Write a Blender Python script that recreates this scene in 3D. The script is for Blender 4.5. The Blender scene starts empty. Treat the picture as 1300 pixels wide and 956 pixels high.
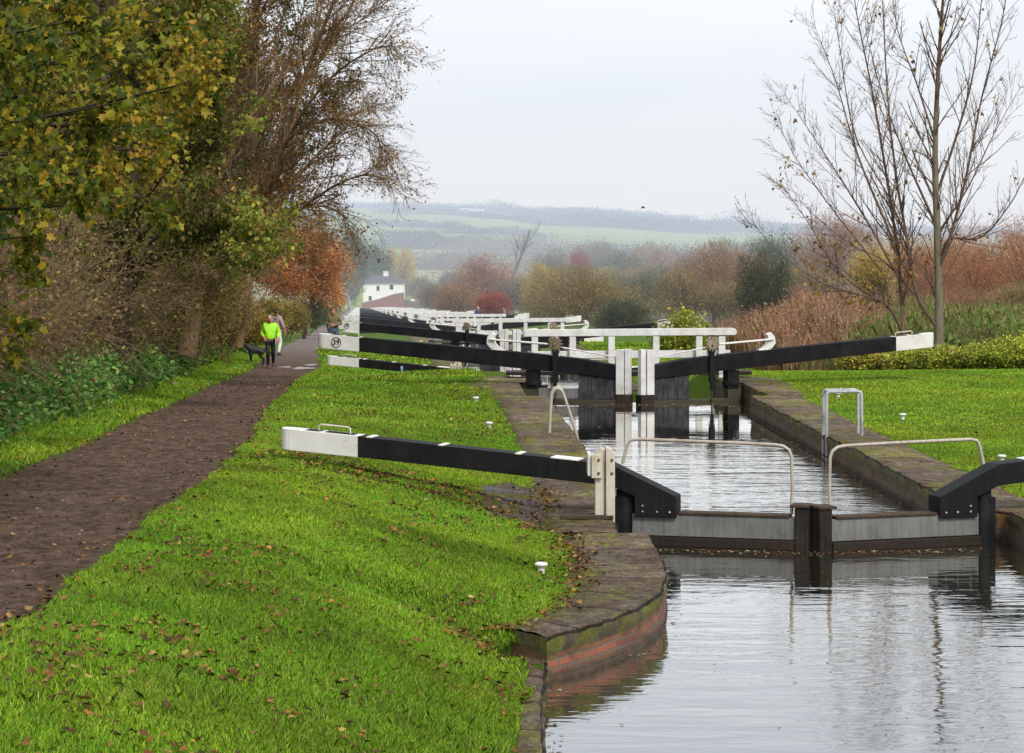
import bpy, bmesh, math, random
import numpy as np
from mathutils import Vector, Matrix

PI = math.pi
R = math.radians
rng = np.random.default_rng(7)
random.seed(7)
F = 3200.0            # focal length in photo pixels (1300 wide)
HX, HY = 650.0, 285.0 # principal column and horizon row of the photo
EYE = 3.55            # eye height over the coping of the first lock
SC = bpy.context.scene
COL = SC.collection


def at(px, py, Y):
    """photo pixel at distance Y -> world point"""
    return Vector(((px - HX) * Y / F, Y, EYE - (py - HY) * Y / F))


# ------------------------------------------------------------------ setting out
LOCK_DX, LOCK_DY, LOCK_DZ = -2.78, 46.0, -1.47
NLOCK = 14
AX = -0.037           # lean of a lock's axis
AXA = math.atan(-AX)  # rotation of a lock about z


def cline(Y):
    """x of the centre line of the flight"""
    Y = np.asarray(Y, float)
    k = np.clip(np.floor((Y - 29.0) / LOCK_DY), 0, NLOCK)
    u = Y - 29.0 - k * LOCK_DY
    c_in = 3.62 + LOCK_DX * k + AX * (np.minimum(u, 30) - 2)
    nxt = 3.62 + LOCK_DX * (k + 1) + AX * (-2)
    t = np.clip((u - 30) / (LOCK_DY - 30), 0, 1)
    c = c_in * (1 - t) + nxt * t
    c = np.where(Y < 29, 3.70, c)
    return np.where(k >= NLOCK, 3.62 + LOCK_DX * NLOCK, c)


def lev(Y):
    """coping level along the flight"""
    Y = np.asarray(Y, float)
    k = np.clip(np.floor((Y - 29.0) / LOCK_DY), 0, NLOCK)
    u = Y - 29.0 - k * LOCK_DY
    t = np.clip((u - 32) / (LOCK_DY - 34), 0, 1)
    t = t * t * (3 - 2 * t)
    z = LOCK_DZ * (k + t)
    z = np.where(Y < 29, 0.0, z)
    return np.where(k >= NLOCK, LOCK_DZ * NLOCK, z)


_gy = [0, 10, 15, 20, 25, 30, 35, 45, 57, 70, 81, 100, 110, 150, 650, 900]
_gz = [1.5, 1.2, 1.05, .91, .78, .64, .5, .25, -.1, -.62, -1.08, -1.5, -1.8, -3.05, -19.0, -21]
_ry = [0, 15, 20, 25, 30, 35, 45, 57, 70, 81, 100, 110, 150, 650, 9000]
_rx = [-3.0, -3.2, -3.25, -3.4, -3.5, -3.7, -4.36, -5.0, -5.6, -6.1, -7.75, -8.3, -10.8, -41, -41]
_ly = [0, 27, 53, 75, 81, 100, 110, 150, 650, 9000]
_lx = [-5.9, -5.65, -6.55, -7.85, -8.35, -9.5, -10.0, -12.2, -43, -43]


def gp(Y): return np.interp(Y, _gy, _gz)
def xr(Y): return np.interp(Y, _ry, _rx)
def xl(Y): return np.interp(Y, _ly, _lx)


# near pound and wing wall, inner edge of the left wall (x at given Y)
LEFT_EDGE = [(0.15, 6), (0.2, 15), (0.22, 20), (0.32, 21.9), (0.72, 22.4), (1.15, 23.3), (1.46, 24.5), (1.60, 25.8), (1.61, 27.2), (1.58, 29.05),
             (1.24, 29.15), (1.24, 31.35), (1.50, 31.5)]
_ey = [p[1] for p in LEFT_EDGE]
_ex = [p[0] for p in LEFT_EDGE]


def smooth(t):
    t = np.clip(t, 0, 1)
    return t * t * (3 - 2 * t)


def vnoise(X, Y, s, seed=0):
    """cheap smooth value noise, vectorised"""
    x = np.asarray(X) / s + seed * 17.3
    y = np.asarray(Y) / s + seed * 5.1
    xi, yi = np.floor(x), np.floor(y)
    fx, fy = x - xi, y - yi
    fx = fx * fx * (3 - 2 * fx); fy = fy * fy * (3 - 2 * fy)

    def hsh(a, b):
        v = np.sin(a * 127.1 + b * 311.7 + seed) * 43758.5453
        return v - np.floor(v)
    a = hsh(xi, yi) * (1 - fx) + hsh(xi + 1, yi) * fx
    b = hsh(xi, yi + 1) * (1 - fx) + hsh(xi + 1, yi + 1) * fx
    return a * (1 - fy) + b * fy - .5


def left_inner(Y):
    Y = np.asarray(Y, float)
    return np.where(Y < 31.5, np.interp(Y, _ey, _ex), cline(Y) - 2.1)


def right_inner(Y):
    Y = np.asarray(Y, float)
    near = np.interp(Y, [6, 18, 22, 25, 27.5, 29, 31.5], [12, 10.5, 8.4, 6.6, 5.9, 5.85, 5.75])
    return np.where(Y < 31.5, near, cline(Y) + 2.1)


def hill(X, Y):
    """far country: valley floor then long ridges"""
    px = X / np.maximum(Y, 1) * F + HX
    base = -21.0 + 0 * Y
    top1 = np.interp(px, [-400, 300, 430, 560, 640, 690, 760, 860, 930, 1010, 1300, 1700], [24, 28, 29, 26, 22, 13, 12, 2, -3, -8, -14, -18])
    t1 = smooth((Y - 1300) / 2500.)
    r1 = (top1 + 21.0) * t1
    r1 = np.where(Y > 4000, r1 - (Y - 4000) * .012, r1)
    t2 = smooth((Y - 5000) / 2500.)
    und = 5 * vnoise(X, Y, 420, 3) * smooth((Y - 900) / 600.)
    return base + r1 + und + t2 * 52


def h(X, Y):
    """height of the ground"""
    X = np.asarray(X, float); Y = np.asarray(Y, float)
    c = cline(Y); L = lev(Y); g = gp(Y); r = xr(Y); l = xl(Y)
    li = left_inner(Y); ri = right_inner(Y)
    # left bank: from the coping's outer edge up to the towpath
    cw = np.where(Y < 29, np.interp(Y, [6, 21.0, 22.4, 25, 28.5], [.20, .22, .62, 1.0, 1.0]), 1.08)
    e = li - cw
    edge_z = np.where(Y < 22.2, np.interp(Y, [0, 15, 20.5, 21.9, 22.3], [-.20, -.18, -.20, -.17, -.03]), L - .03)
    t = np.clip((e - X) / np.maximum(e - r, .3), 0, 1)
    s = 1 - (1 - t) ** 1.7
    s = np.where(Y < 26, s, smooth(t) * .6 + s * .4)
    zb = edge_z * (1 - s) + g * s
    zb = zb + .10 * vnoise(X, Y, 1.6, 1) * np.sin(PI * np.clip(t, 0, 1)) + .05 * vnoise(X, Y, .6, 2) * np.sin(PI * np.clip(t, 0, 1))
    # left of the towpath: a verge, then a hedge bank
    v = np.maximum(l - X, 0)
    bank = g + .06 * np.minimum(v, .8) + np.clip(v - .7, 0, 5) * .30 + np.clip(v - 6, 0, 60) * .05
    # right side: lawn, sinking into the side ponds farther out
    q = X - c
    lawn = L - .03 + .05 * vnoise(X, Y, 3, 4) * np.clip(q - 3, 0, 1) + .35 * smooth((q - 5) / 9) * smooth((52 - Y) / 18)
    lawn = lawn + .85 * smooth((q - 8) / 4) * smooth((Y - 68) / 8) * (1 - smooth((Y - 108) / 40))
    trend = np.interp(Y, [0, 60, 100, 680, 900], [0, -.2, -1.9, -20.5, -21])
    far_r = smooth((q - 26) / 25) * smooth((Y - 100) / 40)
    lawn = lawn * (1 - far_r) + (trend - .6) * far_r
    z = np.where(X > c, lawn, np.where(X > r, zb, np.where(X > l, g + .025 * vnoise(X, Y, .8, 5), bank)))
    # under the water and behind the walls
    wet = (X > li - np.where(Y < 21.6, .02, .45)) & (X < ri + .45) & (Y < 29 + LOCK_DY * NLOCK)
    z = np.where(wet, L - 2.6, z)
    f = smooth((Y - 640) / 160.)
    return z * (1 - f) + hill(X, Y) * f


def hz(x, y): return float(h(np.array([x]), np.array([y]))[0])


# ------------------------------------------------------------------ materials
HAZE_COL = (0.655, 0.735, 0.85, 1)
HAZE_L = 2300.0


class NT:
    def __init__(self, name):
        self.m = bpy.data.materials.new(name)
        self.m.use_nodes = True
        self.t = self.m.node_tree
        self.t.nodes.clear()
        self.out = self.t.nodes.new('ShaderNodeOutputMaterial')

    def n(self, typ, ins=None, **kw):
        nd = self.t.nodes.new('ShaderNode' + typ)
        for k, v in kw.items():
            setattr(nd, k, v)
        if ins:
            for k, v in ins.items():
                if hasattr(v, 'is_linked') or isinstance(v, bpy.types.NodeSocket):
                    self.t.links.new(v, nd.inputs[k])
                else:
                    nd.inputs[k].default_value = v
        return nd

    def math(self, op, a, b=0.0, clamp=False):
        nd = self.n('Math', {0: a, 1: b}, operation=op, use_clamp=clamp)
        return nd.outputs[0]

    def ramp(self, fac, stops, interp='LINEAR'):
        nd = self.n('ValToRGB', {'Fac': fac})
        nd.color_ramp.interpolation = interp
        el = nd.color_ramp.elements
        while len(el) < len(stops):
            el.new(.5)
        for e, (p, c) in zip(el, stops):
            e.position = p
            e.color = (c[0], c[1], c[2], 1) if len(c) == 3 else c
        return nd.outputs['Color']

    def noise(self, vec, scale, detail=4, rough=.55, dist=0):
        nd = self.n('TexNoise', {'Vector': vec, 'Scale': scale, 'Detail': detail, 'Roughness': rough, 'Distortion': dist})
        return nd.outputs['Fac']

    def mix(self, fac, a, b, blend='MIX'):
        nd = self.t.nodes.new('ShaderNodeMix')
        nd.data_type = 'RGBA'; nd.blend_type = blend
        for idx, v in ((0, fac), (6, a), (7, b)):
            if isinstance(v, bpy.types.NodeSocket):
                self.t.links.new(v, nd.inputs[idx])
            else:
                nd.inputs[idx].default_value = v if not isinstance(v, tuple) or len(v) == 4 else (*v, 1)
        return nd.outputs[2]

    def pos(self, scale=(1, 1, 1)):
        g = self.n('NewGeometry')
        mp = self.n('Mapping', {'Vector': g.outputs['Position'], 'Scale': scale})
        return mp.outputs['Vector']

    def obj(self, scale=(1, 1, 1)):
        g = self.n('TexCoord')
        mp = self.n('Mapping', {'Vector': g.outputs['Object'], 'Scale': scale})
        return mp.outputs['Vector']

    def finish(self, shader, haze=True):
        if haze:
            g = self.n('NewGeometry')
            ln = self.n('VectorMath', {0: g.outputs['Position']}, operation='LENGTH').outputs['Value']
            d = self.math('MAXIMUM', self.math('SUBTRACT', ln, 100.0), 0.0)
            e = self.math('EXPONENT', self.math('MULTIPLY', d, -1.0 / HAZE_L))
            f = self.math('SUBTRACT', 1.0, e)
            em = self.n('Emission', {'Color': HAZE_COL, 'Strength': 1.0})  # air haze painted onto the surface as glow, stronger with distance from the origin
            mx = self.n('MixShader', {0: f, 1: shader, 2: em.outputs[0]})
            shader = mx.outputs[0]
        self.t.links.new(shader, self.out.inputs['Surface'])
        return self.m

    def bsdf(self, color, rough=.6, bump=None, bstr=.3, bdist=.02, spec=.5, metal=0.0):
        b = self.n('BsdfPrincipled', {'Base Color': color if isinstance(color, bpy.types.NodeSocket) else (*color[:3], 1), 'Roughness': rough, 'Metallic': metal})
        b.inputs['Specular IOR Level'].default_value = spec
        if bump is not None:
            bp = self.n('Bump', {'Height': bump, 'Strength': bstr, 'Distance': bdist})
            self.t.links.new(bp.outputs['Normal'], b.inputs['Normal'])
        return b.outputs[0]


def mat_leaf(name, trans=.35, haze=True, rough=.55):
    N = NT(name)
    a = N.n('Attribute', attribute_name='col')
    d = N.bsdf(a.outputs['Color'], rough, spec=.25)
    t = N.n('BsdfTranslucent', {'Color': a.outputs['Color']})
    mx = N.n('MixShader', {0: trans, 1: d, 2: t.outputs[0]})
    return N.finish(mx.outputs[0], haze)


def mat_simple(name, col, rough=.6, var=.25, scale=6, haze=True, spec=.4, bstr=.15, metal=0.0):
    N = NT(name)
    n = N.noise(N.obj(), scale, 5, .6)
    c = N.ramp(n, [(.25, tuple(x * (1 - var) for x in col)), (.75, tuple(min(1, x * (1 + var)) for x in col))])
    return N.finish(N.bsdf(c, rough, n, bstr, .01, spec, metal), haze)


def mat_paint(name, col, dirt, amount=.5, rough=.4, streak=True, haze=True, spec=.4):
    """weathered paint: stains, vertical streaks, fine chipping"""
    N = NT(name)
    n1 = N.noise(N.obj((1, 1, 1)), 3.0, 6, .65)
    n2 = N.noise(N.obj((14, 14, 1.2)), 1.6, 4, .6)
    n3 = N.noise(N.obj(), 38, 3, .7)
    f = N.math('ADD', N.math('MULTIPLY', n1, .5 if streak else .85), N.math('MULTIPLY', n2, .5 if streak else .1))
    f = N.math('ADD', f, N.math('MULTIPLY', n3, .15))
    w = N.ramp(f, [(.45, (0, 0, 0)), (.78, (1, 1, 1))])
    w = N.math('MULTIPLY', w, amount)
    c = N.mix(w, col, dirt)
    chip = N.ramp(N.math('ADD', N.math('MULTIPLY', N.noise(N.obj((1, 1, 2.2)), 19, 6, .75), .6), N.math('MULTIPLY', n1, .4)), [(.60, (0, 0, 0)), (.63, (1, 1, 1))])
    c = N.mix(N.math('MULTIPLY', chip, min(1, amount * 1.5)), c, tuple((x * .55 + .03) for x in dirt) if sum(col) > 1 else tuple(x * 1.4 for x in dirt))
    rr = N.math('ADD', rough, N.math('MULTIPLY', n1, .25))
    return N.finish(N.bsdf(c, rr, n3, .12, .006, spec), haze)


def mat_bark(name, c0, c1, haze=True, moss=0.0):
    N = NT(name)
    n = N.noise(N.obj((6, 6, 1.2)), 2.0, 6, .7)
    c = N.ramp(n, [(.3, c0), (.7, c1)])
    if moss:
        m = N.noise(N.obj(), 1.3, 4, .6)
        c = N.mix(N.math('MULTIPLY', N.ramp(m, [(.4, (0, 0, 0)), (.62, (1, 1, 1))]), moss), c, (.07, .09, .025))
    return N.finish(N.bsdf(c, .85, n, .5, .02, .2), haze)


M = {}


def build_materials():
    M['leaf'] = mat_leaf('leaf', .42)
    M['grass_blade'] = mat_leaf('grass_blade', .35)
    M['litter'] = mat_leaf('litter', .1, rough=.7)
    M['bark_grey'] = mat_bark('bark_grey', (.13, .105, .075), (.27, .225, .165), moss=.35)
    M['bark_branch'] = mat_bark('bark_branch', (.085, .052, .038), (.19, .125, .09))
    M['bark_dark'] = mat_bark('bark_dark', (.030, .022, .016), (.085, .062, .045), moss=.2)
    M['bark_twig'] = mat_bark('bark_twig', (.12, .076, .040), (.27, .18, .095))
    M['bark_far'] = mat_bark('bark_far', (.10, .075, .06), (.20, .15, .12))
    M['bark_pale'] = mat_bark('bark_pale', (.30, .28, .24), (.55, .52, .46))
    M['black_paint'] = mat_paint('black_paint', (.008, .008, .009), (.035, .034, .032), .35, .5, spec=.16)
    M['black_timber'] = mat_paint('black_timber', (.008, .008, .010), (.075, .075, .078), .2, .6, False, spec=.12)
    M['panel_timber'] = mat_paint('panel_timber', (.009, .010, .013), (.16, .16, .165), .6, .6, spec=.15)
    M['post_timber'] = mat_paint('post_timber', (.014, .012, .011), (.095, .075, .06), .5, .7, spec=.12)
    M['white_paint'] = mat_paint('white_paint', (.76, .75, .72), (.45, .41, .35), .5, .55, False)
    M['white_worn'] = mat_paint('white_worn', (.76, .76, .74), (.36, .33, .28), .7, .65, False)
    M['white_far'] = mat_paint('white_far', (.80, .79, .76), (.55, .52, .46), .5, .55)
    M['cream_steel'] = mat_paint('cream_steel', (.62, .60, .50), (.33, .20, .10), .6, .45)
    M['rail_tube'] = mat_paint('rail_tube', (.50, .48, .41), (.22, .10, .05), .7, .45)
    M['galv'] = mat_paint('galv', (.55, .56, .56), (.12, .13, .13), .9, .4)
    M['grey_steel'] = mat_paint('grey_steel', (.21, .215, .21), (.075, .072, .06), .8, .5, spec=.25)
    M['wet_timber'] = mat_paint('wet_timber', (.018, .015, .012), (.055, .036, .022), .6, .5, spec=.2)
    M['worn_timber'] = mat_paint('worn_timber', (.085, .058, .04), (.02, .02, .016), .8, .75, spec=.15)
    M['mossy_timber'] = mat_paint('mossy_timber', (.05, .04, .028), (.06, .075, .02), .8, .7, False)
    M['cast_iron'] = mat_paint('cast_iron', (.16, .125, .075), (.40, .33, .22), .8, .6, False)
    M['blue_paint'] = mat_simple('blue_paint', (.22, .36, .50), .5)
    M['rust'] = mat_simple('rust', (.16, .07, .03), .8)
    # ---- coping stone
    N = NT('coping_stone')
    uv = N.n('UVMap').outputs['UV']
    br = N.n('TexBrick', {'Vector': uv, 'Scale': 1.0, 'Mortar Size': .022, 'Mortar Smooth': .3, 'Brick Width': 1.1, 'Row Height': 3.0,
                          'Color1': (.72, .70, .68, 1), 'Color2': (1.3, 1.28, 1.22, 1), 'Mortar': (.16, .15, .13, 1)})
    p = N.pos()
    n1 = N.noise(p, 1.6, 7, .7)
    n2 = N.noise(N.pos((1, .6, 1)), 6, 9, .82)
    c = N.ramp(n2, [(.32, (.035, .026, .018)), (.46, (.11, .080, .055)), (.58, (.20, .155, .11)), (.72, (.36, .30, .23))])
    wet = N.ramp(n1, [(.44, (0, 0, 0)), (.6, (1, 1, 1))])
    c = N.mix(N.math('MULTIPLY', wet, .5), c, (.105, .062, .048))
    mo = N.noise(N.pos((1, .5, 1)), 1.1, 6, .75)
    mo2 = N.math('MULTIPLY', N.ramp(N.math('ADD', N.math('MULTIPLY', mo, .75), N.math('MULTIPLY', n2, .25)), [(.475, (0, 0, 0)), (.56, (1, 1, 1))]), .85)
    c = N.mix(mo2, c, N.ramp(n2, [(.36, (.045, .050, .010)), (.64, (.22, .215, .035))]))
    gr_ = N.ramp(N.noise(N.pos((1, .5, 1)), 26, 5, .8), [(.34, (.45, .44, .42)), (.5, (1, 1, 1)), (.66, (1.7, 1.65, 1.55))])
    c = N.mix(1.0, c, gr_, 'MULTIPLY')
    c = N.mix(1.0, c, br.outputs['Color'], 'MULTIPLY')
    hgt = N.math('ADD', N.math('MULTIPLY', n2, .6), N.math('MULTIPLY', br.outputs['Fac'], -.6))
    rr = N.ramp(n1, [(.38, (.42, .42, .42)), (.62, (.9, .9, .9))])
    M['coping'] = N.finish(N.bsdf(c, rr, hgt, 1.0, .07, .10))
    # ---- wall face: stone edge over brick courses, slime at the waterline
    def wall_face(name, brick_amount):
        N = NT(name)
        uv = N.n('UVMap').outputs['UV']
        p = N.pos()
        br = N.n('TexBrick', {'Vector': uv, 'Scale': 1.0, 'Mortar Size': .012, 'Mortar Smooth': .2, 'Brick Width': .225, 'Row Height': .075,
                              'Color1': (.40, .125, .065, 1), 'Color2': (.19, .07, .045, 1), 'Mortar': (.17, .14, .10, 1)})
        n2 = N.noise(p, 8, 8, .8)
        n1 = N.noise(p, 1.4, 6, .7)
        stone = N.ramp(n2, [(.25, (.035, .028, .019)), (.55, (.095, .075, .052)), (.85, (.19, .16, .12))])
        v = N.n('SeparateXYZ', {0: uv}).outputs['Y']
        rag = N.math('ADD', v, N.math('MULTIPLY', N.math('SUBTRACT', n1, .5), .10))
        isb = N.ramp(rag, [(.165, (0, 0, 0)), (.18, (1, 1, 1)), ], 'LINEAR')      # v = depth below the coping top
        isb = N.math('MULTIPLY', isb, brick_amount)
        rustf = N.ramp(n1, [(.50, (0, 0, 0)), (.62, (1, 1, 1))])
        bc = N.mix(N.math('MULTIPLY', rustf, .7), br.outputs['Color'], (.06, .05, .03))
        c = N.mix(isb, stone, bc)
        slime = N.ramp(rag, [(.285, (0, 0, 0)), (.345, (1, 1, 1))])
        c = N.mix(N.math('MULTIPLY', slime, .88), c, N.ramp(n2, [(.35, (.022, .019, .012)), (.65, (.11, .085, .055))]))
        mo = N.ramp(N.noise(p, 2.6, 6, .75), [(.43, (0, 0, 0)), (.54, (1, 1, 1))])
        up = N.ramp(rag, [(.12, (1, 1, 1)), (.24, (0, 0, 0))])
        c = N.mix(N.math('MULTIPLY', N.math('MULTIPLY', mo, up), .9), c, N.ramp(n2, [(.35, (.05, .055, .012)), (.65, (.23, .23, .03))]))
        orn = N.ramp(N.noise(N.pos((.5, .5, .3)), 1.7, 5, .7), [(.56, (0, 0, 0)), (.64, (1, 1, 1))])
        c = N.mix(N.math('MULTIPLY', orn, .6), c, N.ramp(n2, [(.35, (.10, .045, .015)), (.65, (.36, .16, .04))]))
        hgt = N.math('ADD', n2, N.math('MULTIPLY', N.math('MULTIPLY', br.outputs['Fac'], isb), -.5))
        return N.finish(N.bsdf(c, .7, hgt, .6, .03, .35))
    M['wall_brick'] = wall_face('wall_brick', .9)
    M['wall_stone'] = wall_face('wall_stone', .15)
    # ---- water
    N = NT('water')
    lw = N.n('Fresnel', {'IOR': 1.34})
    n1 = N.noise(N.pos((.55, 1.5, 1)), 1.5, 2, .45, .4)
    n2 = N.noise(N.pos((1.0, 2.6, 1)), 3.4, 2, .5)
    n3 = N.noise(N.pos((.16, .3, 1)), 1.0, 2, .5)
    hgt = N.math('ADD', N.math('MULTIPLY', n1, 1.0), N.math('MULTIPLY', n2, .28))
    yw = N.n('SeparateXYZ', {0: N.pos()}).outputs['Y']
    ch = N.n('MapRange', {'Value': yw, 'From Min': 30.5, 'From Max': 31.5, 'To Min': .45, 'To Max': 1.35}).outputs[0]
    calm = N.n('MapRange', {'Value': yw, 'From Min': 39, 'From Max': 47, 'To Min': 1.0, 'To Max': .10}).outputs[0]
    hgt = N.math('MULTIPLY', N.math('MULTIPLY', hgt, N.math('MULTIPLY', ch, calm)), N.math('ADD', .3, N.math('MULTIPLY', n3, 1.4)))
    bp = N.n('Bump', {'Height': hgt, 'Strength': .60, 'Distance': .040})
    N.t.links.new(bp.outputs[0], lw.inputs['Normal'])
    fac = N.math('MINIMUM', N.math('ADD', N.math('MULTIPLY', lw.outputs[0], 1.35), .22), .98)
    dif = N.n('BsdfDiffuse', {'Color': (.020, .022, .012, 1)})
    gl = N.n('BsdfGlossy', {'Color': (1, .985, .945, 1), 'Roughness': .02, 'Normal': bp.outputs[0]})
    M['water'] = N.finish(N.n('MixShader', {0: fac, 1: dif.outputs[0], 2: gl.outputs[0]}).outputs[0])
    # ---- ground
    N = NT('ground')
    p = N.pos()
    pd = N.n('Attribute', attribute_name='pd').outputs['Fac']        # metres outside the towpath
    far = N.n('Attribute', attribute_name='far').outputs['Fac']
    rough_a = N.n('Attribute', attribute_name='wild').outputs['Fac']
    nA = N.noise(p, 1.2, 6, .65)
    nB = N.noise(p, 7, 6, .7)
    nC = N.noise(p, 45, 4, .7)
    nD = N.noise(p, .35, 4, .6)
    gr = N.ramp(nB, [(.25, (.035, .075, .010)), (.5, (.075, .15, .016)), (.8, (.14, .225, .030))])
    gr = N.mix(N.ramp(nD, [(.4, (0, 0, 0)), (.65, (1, 1, 1))]), gr, N.ramp(nC, [(.3, (.06, .115, .012)), (.75, (.16, .21, .03))]))
    dirt = N.ramp(nB, [(.3, (.030, .022, .015)), (.7, (.085, .055, .034))])
    patch = N.ramp(N.math('ADD', N.math('MULTIPLY', nA, .7), N.math('MULTIPLY', nC, .3)), [(.60, (0, 0, 0)), (.68, (1, 1, 1))])
    gr = N.mix(N.math('MULTIPLY', patch, .75), gr, dirt)
    gr = N.mix(rough_a, gr, N.ramp(nB, [(.3, (.030, .030, .012)), (.7, (.10, .085, .035))]))
    mudn = N.noise(N.pos((1, .45, 1)), 7, 9, .82)
    mud = N.ramp(mudn, [(.30, (.032, .019, .012)), (.45, (.12, .076, .052)), (.57, (.21, .14, .10)), (.70, (.40, .29, .22))])
    mud = N.mix(N.math('MULTIPLY', N.ramp(nA, [(.4, (0, 0, 0)), (.62, (1, 1, 1))]), .5), mud, N.ramp(mudn, [(.35, (.028, .017, .012)), (.65, (.16, .105, .075))]))
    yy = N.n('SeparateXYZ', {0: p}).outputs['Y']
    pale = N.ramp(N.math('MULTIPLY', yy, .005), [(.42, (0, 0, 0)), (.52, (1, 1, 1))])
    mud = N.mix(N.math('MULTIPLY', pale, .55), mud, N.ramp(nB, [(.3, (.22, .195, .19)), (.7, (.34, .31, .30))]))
    rag = N.math('ADD', pd, N.math('ADD', N.math('MULTIPLY', N.math('SUBTRACT', nA, .5), .55), N.math('MULTIPLY', N.math('SUBTRACT', nB, .5), .35)))
    isg = N.n('MapRange', {'Value': rag, 'From Min': -.05, 'From Max': .08}).outputs[0]
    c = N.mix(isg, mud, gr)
    # far fields
    vo = N.n('TexVoronoi', {'Vector': N.pos((.0035, .0016, 0)), 'Scale': 1.0, 'Randomness': .9})
    fld = N.ramp(N.n('SeparateColor', {0: vo.outputs['Color']}).outputs[0], [(.0, (.19, .27, .04)), (.35, (.26, .34, .06)), (.6, (.30, .35, .10)), (.8, (.34, .29, .15)), (.95, (.20, .27, .06))], 'CONSTANT')
    fld = N.mix(.35, fld, N.ramp(N.noise(N.pos((.02, .008, 1)), 1, 4), [(.3, (.17, .23, .05)), (.7, (.32, .37, .11))]))
    c = N.mix(far, c, fld)
    hgt = N.math('ADD', N.math('MULTIPLY', mudn, .8), N.math('MULTIPLY', nC, .3))
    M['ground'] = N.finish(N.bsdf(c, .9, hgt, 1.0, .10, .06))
    M['puddle'] = (lambda N: N.finish(N.bsdf((.16, .145, .14), .22, spec=.6)))(NT('puddle'))
    # ---- apron bricks
    N = NT('apron')
    p = N.pos()
    br = N.n('TexBrick', {'Vector': p, 'Scale': 1.0, 'Mortar Size': .012, 'Brick Width': .24, 'Row Height': .12, 'Color1': (.8, .8, .8, 1), 'Color2': (1.15, 1.1, 1.1, 1), 'Mortar': (.35, .35, .33, 1)})
    n2 = N.noise(p, 7, 6, .7); n1 = N.noise(p, 1.3, 5, .65)
    c = N.ramp(n2, [(.25, (.028, .022, .020)), (.6, (.085, .063, .053)), (.85, (.15, .12, .10))])
    c = N.mix(N.ramp(n1, [(.45, (0, 0, 0)), (.6, (.9, .9, .9))]), c, N.ramp(n2, [(.3, (.06, .065, .012)), (.7, (.15, .14, .03))]))
    c = N.mix(1.0, c, br.outputs['Color'], 'MULTIPLY')
    M['apron'] = N.finish(N.bsdf(c, N.ramp(n1, [(.35, (.4, .4, .4)), (.6, (.9, .9, .9))]), n2, .8, .05, .12))
    # ---- buildings and people
    M['render_wall'] = mat_simple('render_wall', (.78, .76, .72), .8, .08, .5)
    M['slate'] = mat_simple('slate', (.10, .09, .10), .7, .3, 2)
    M['red_brick'] = mat_simple('red_brick', (.25, .11, .085), .85, .3, 1.5)
    M['dark_glass'] = mat_simple('dark_glass', (.03, .035, .04), .15, .2, 1)
    M['skin'] = mat_simple('skin', (.52, .25, .18), .6, .08, 20)
    M['skin_pink'] = mat_simple('skin_pink', (.58, .22, .14), .55, .08, 20)
    M['hivis'] = (lambda N: N.finish(N.bsdf(N.ramp(N.noise(N.obj(), 9, 4), [(.3, (.30, .78, .015)), (.7, (.48, .95, .03))]), .6)))(NT('hivis'))
    M['lycra'] = mat_simple('lycra', (.012, .012, .016), .55, .3, 14)
    M['olive_cloth'] = mat_simple('olive_cloth', (.16, .135, .055), .9, .35, 18)
    M['denim'] = mat_simple('denim', (.10, .14, .22), .9, .25, 18)
    M['taupe_cloth'] = mat_simple('taupe_cloth', (.36, .27, .25), .9, .2, 18)
    M['navy_cloth'] = mat_simple('navy_cloth', (.03, .045, .12), .9, .2, 18)
    M['grey_cloth'] = mat_simple('grey_cloth', (.17, .18, .21), .9, .2, 18)
    M['hair_dark'] = mat_simple('hair_dark', (.03, .02, .015), .6, .3, 40)
    M['hair_ginger'] = mat_simple('hair_ginger', (.26, .12, .055), .6, .3, 40)
    M['hair_grey'] = mat_simple('hair_grey', (.4, .36, .33), .6, .2, 40)
    M['shoe'] = mat_simple('shoe', (.05, .045, .045), .6, .3, 20)
    M['dog_black'] = mat_simple('dog_black', (.014, .014, .016), .5, .4, 30)
    M['white_cloth'] = mat_simple('white_cloth', (.75, .75, .75), .8, .1, 10)
    M['bird'] = mat_simple('bird', (.10, .10, .11), .7)


# ------------------------------------------------------------------ mesh helpers
def np_mesh(name, V, faces_flat, starts, smooth_=False, col=None):
    me = bpy.data.meshes.new(name)
    V = np.asarray(V, np.float32)
    me.vertices.add(len(V))
    me.vertices.foreach_set('co', V.ravel())
    me.loops.add(len(faces_flat))
    me.loops.foreach_set('vertex_index', np.asarray(faces_flat, np.int32))
    me.polygons.add(len(starts))
    me.polygons.foreach_set('loop_start', np.asarray(starts, np.int32))
    if smooth_:
        me.polygons.foreach_set('use_smooth', np.ones(len(starts), bool))
    me.update(calc_edges=True)
    if col is not None:
        a = me.attributes.new('col', 'FLOAT_COLOR', 'POINT')
        c = np.ones((len(V), 4), np.float32)
        c[:, :3] = col
        a.data.foreach_set('color', c.ravel())
    return me


def uniform_faces(nf, k, idx):
    return np.asarray(idx).ravel(), np.arange(nf) * k


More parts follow.
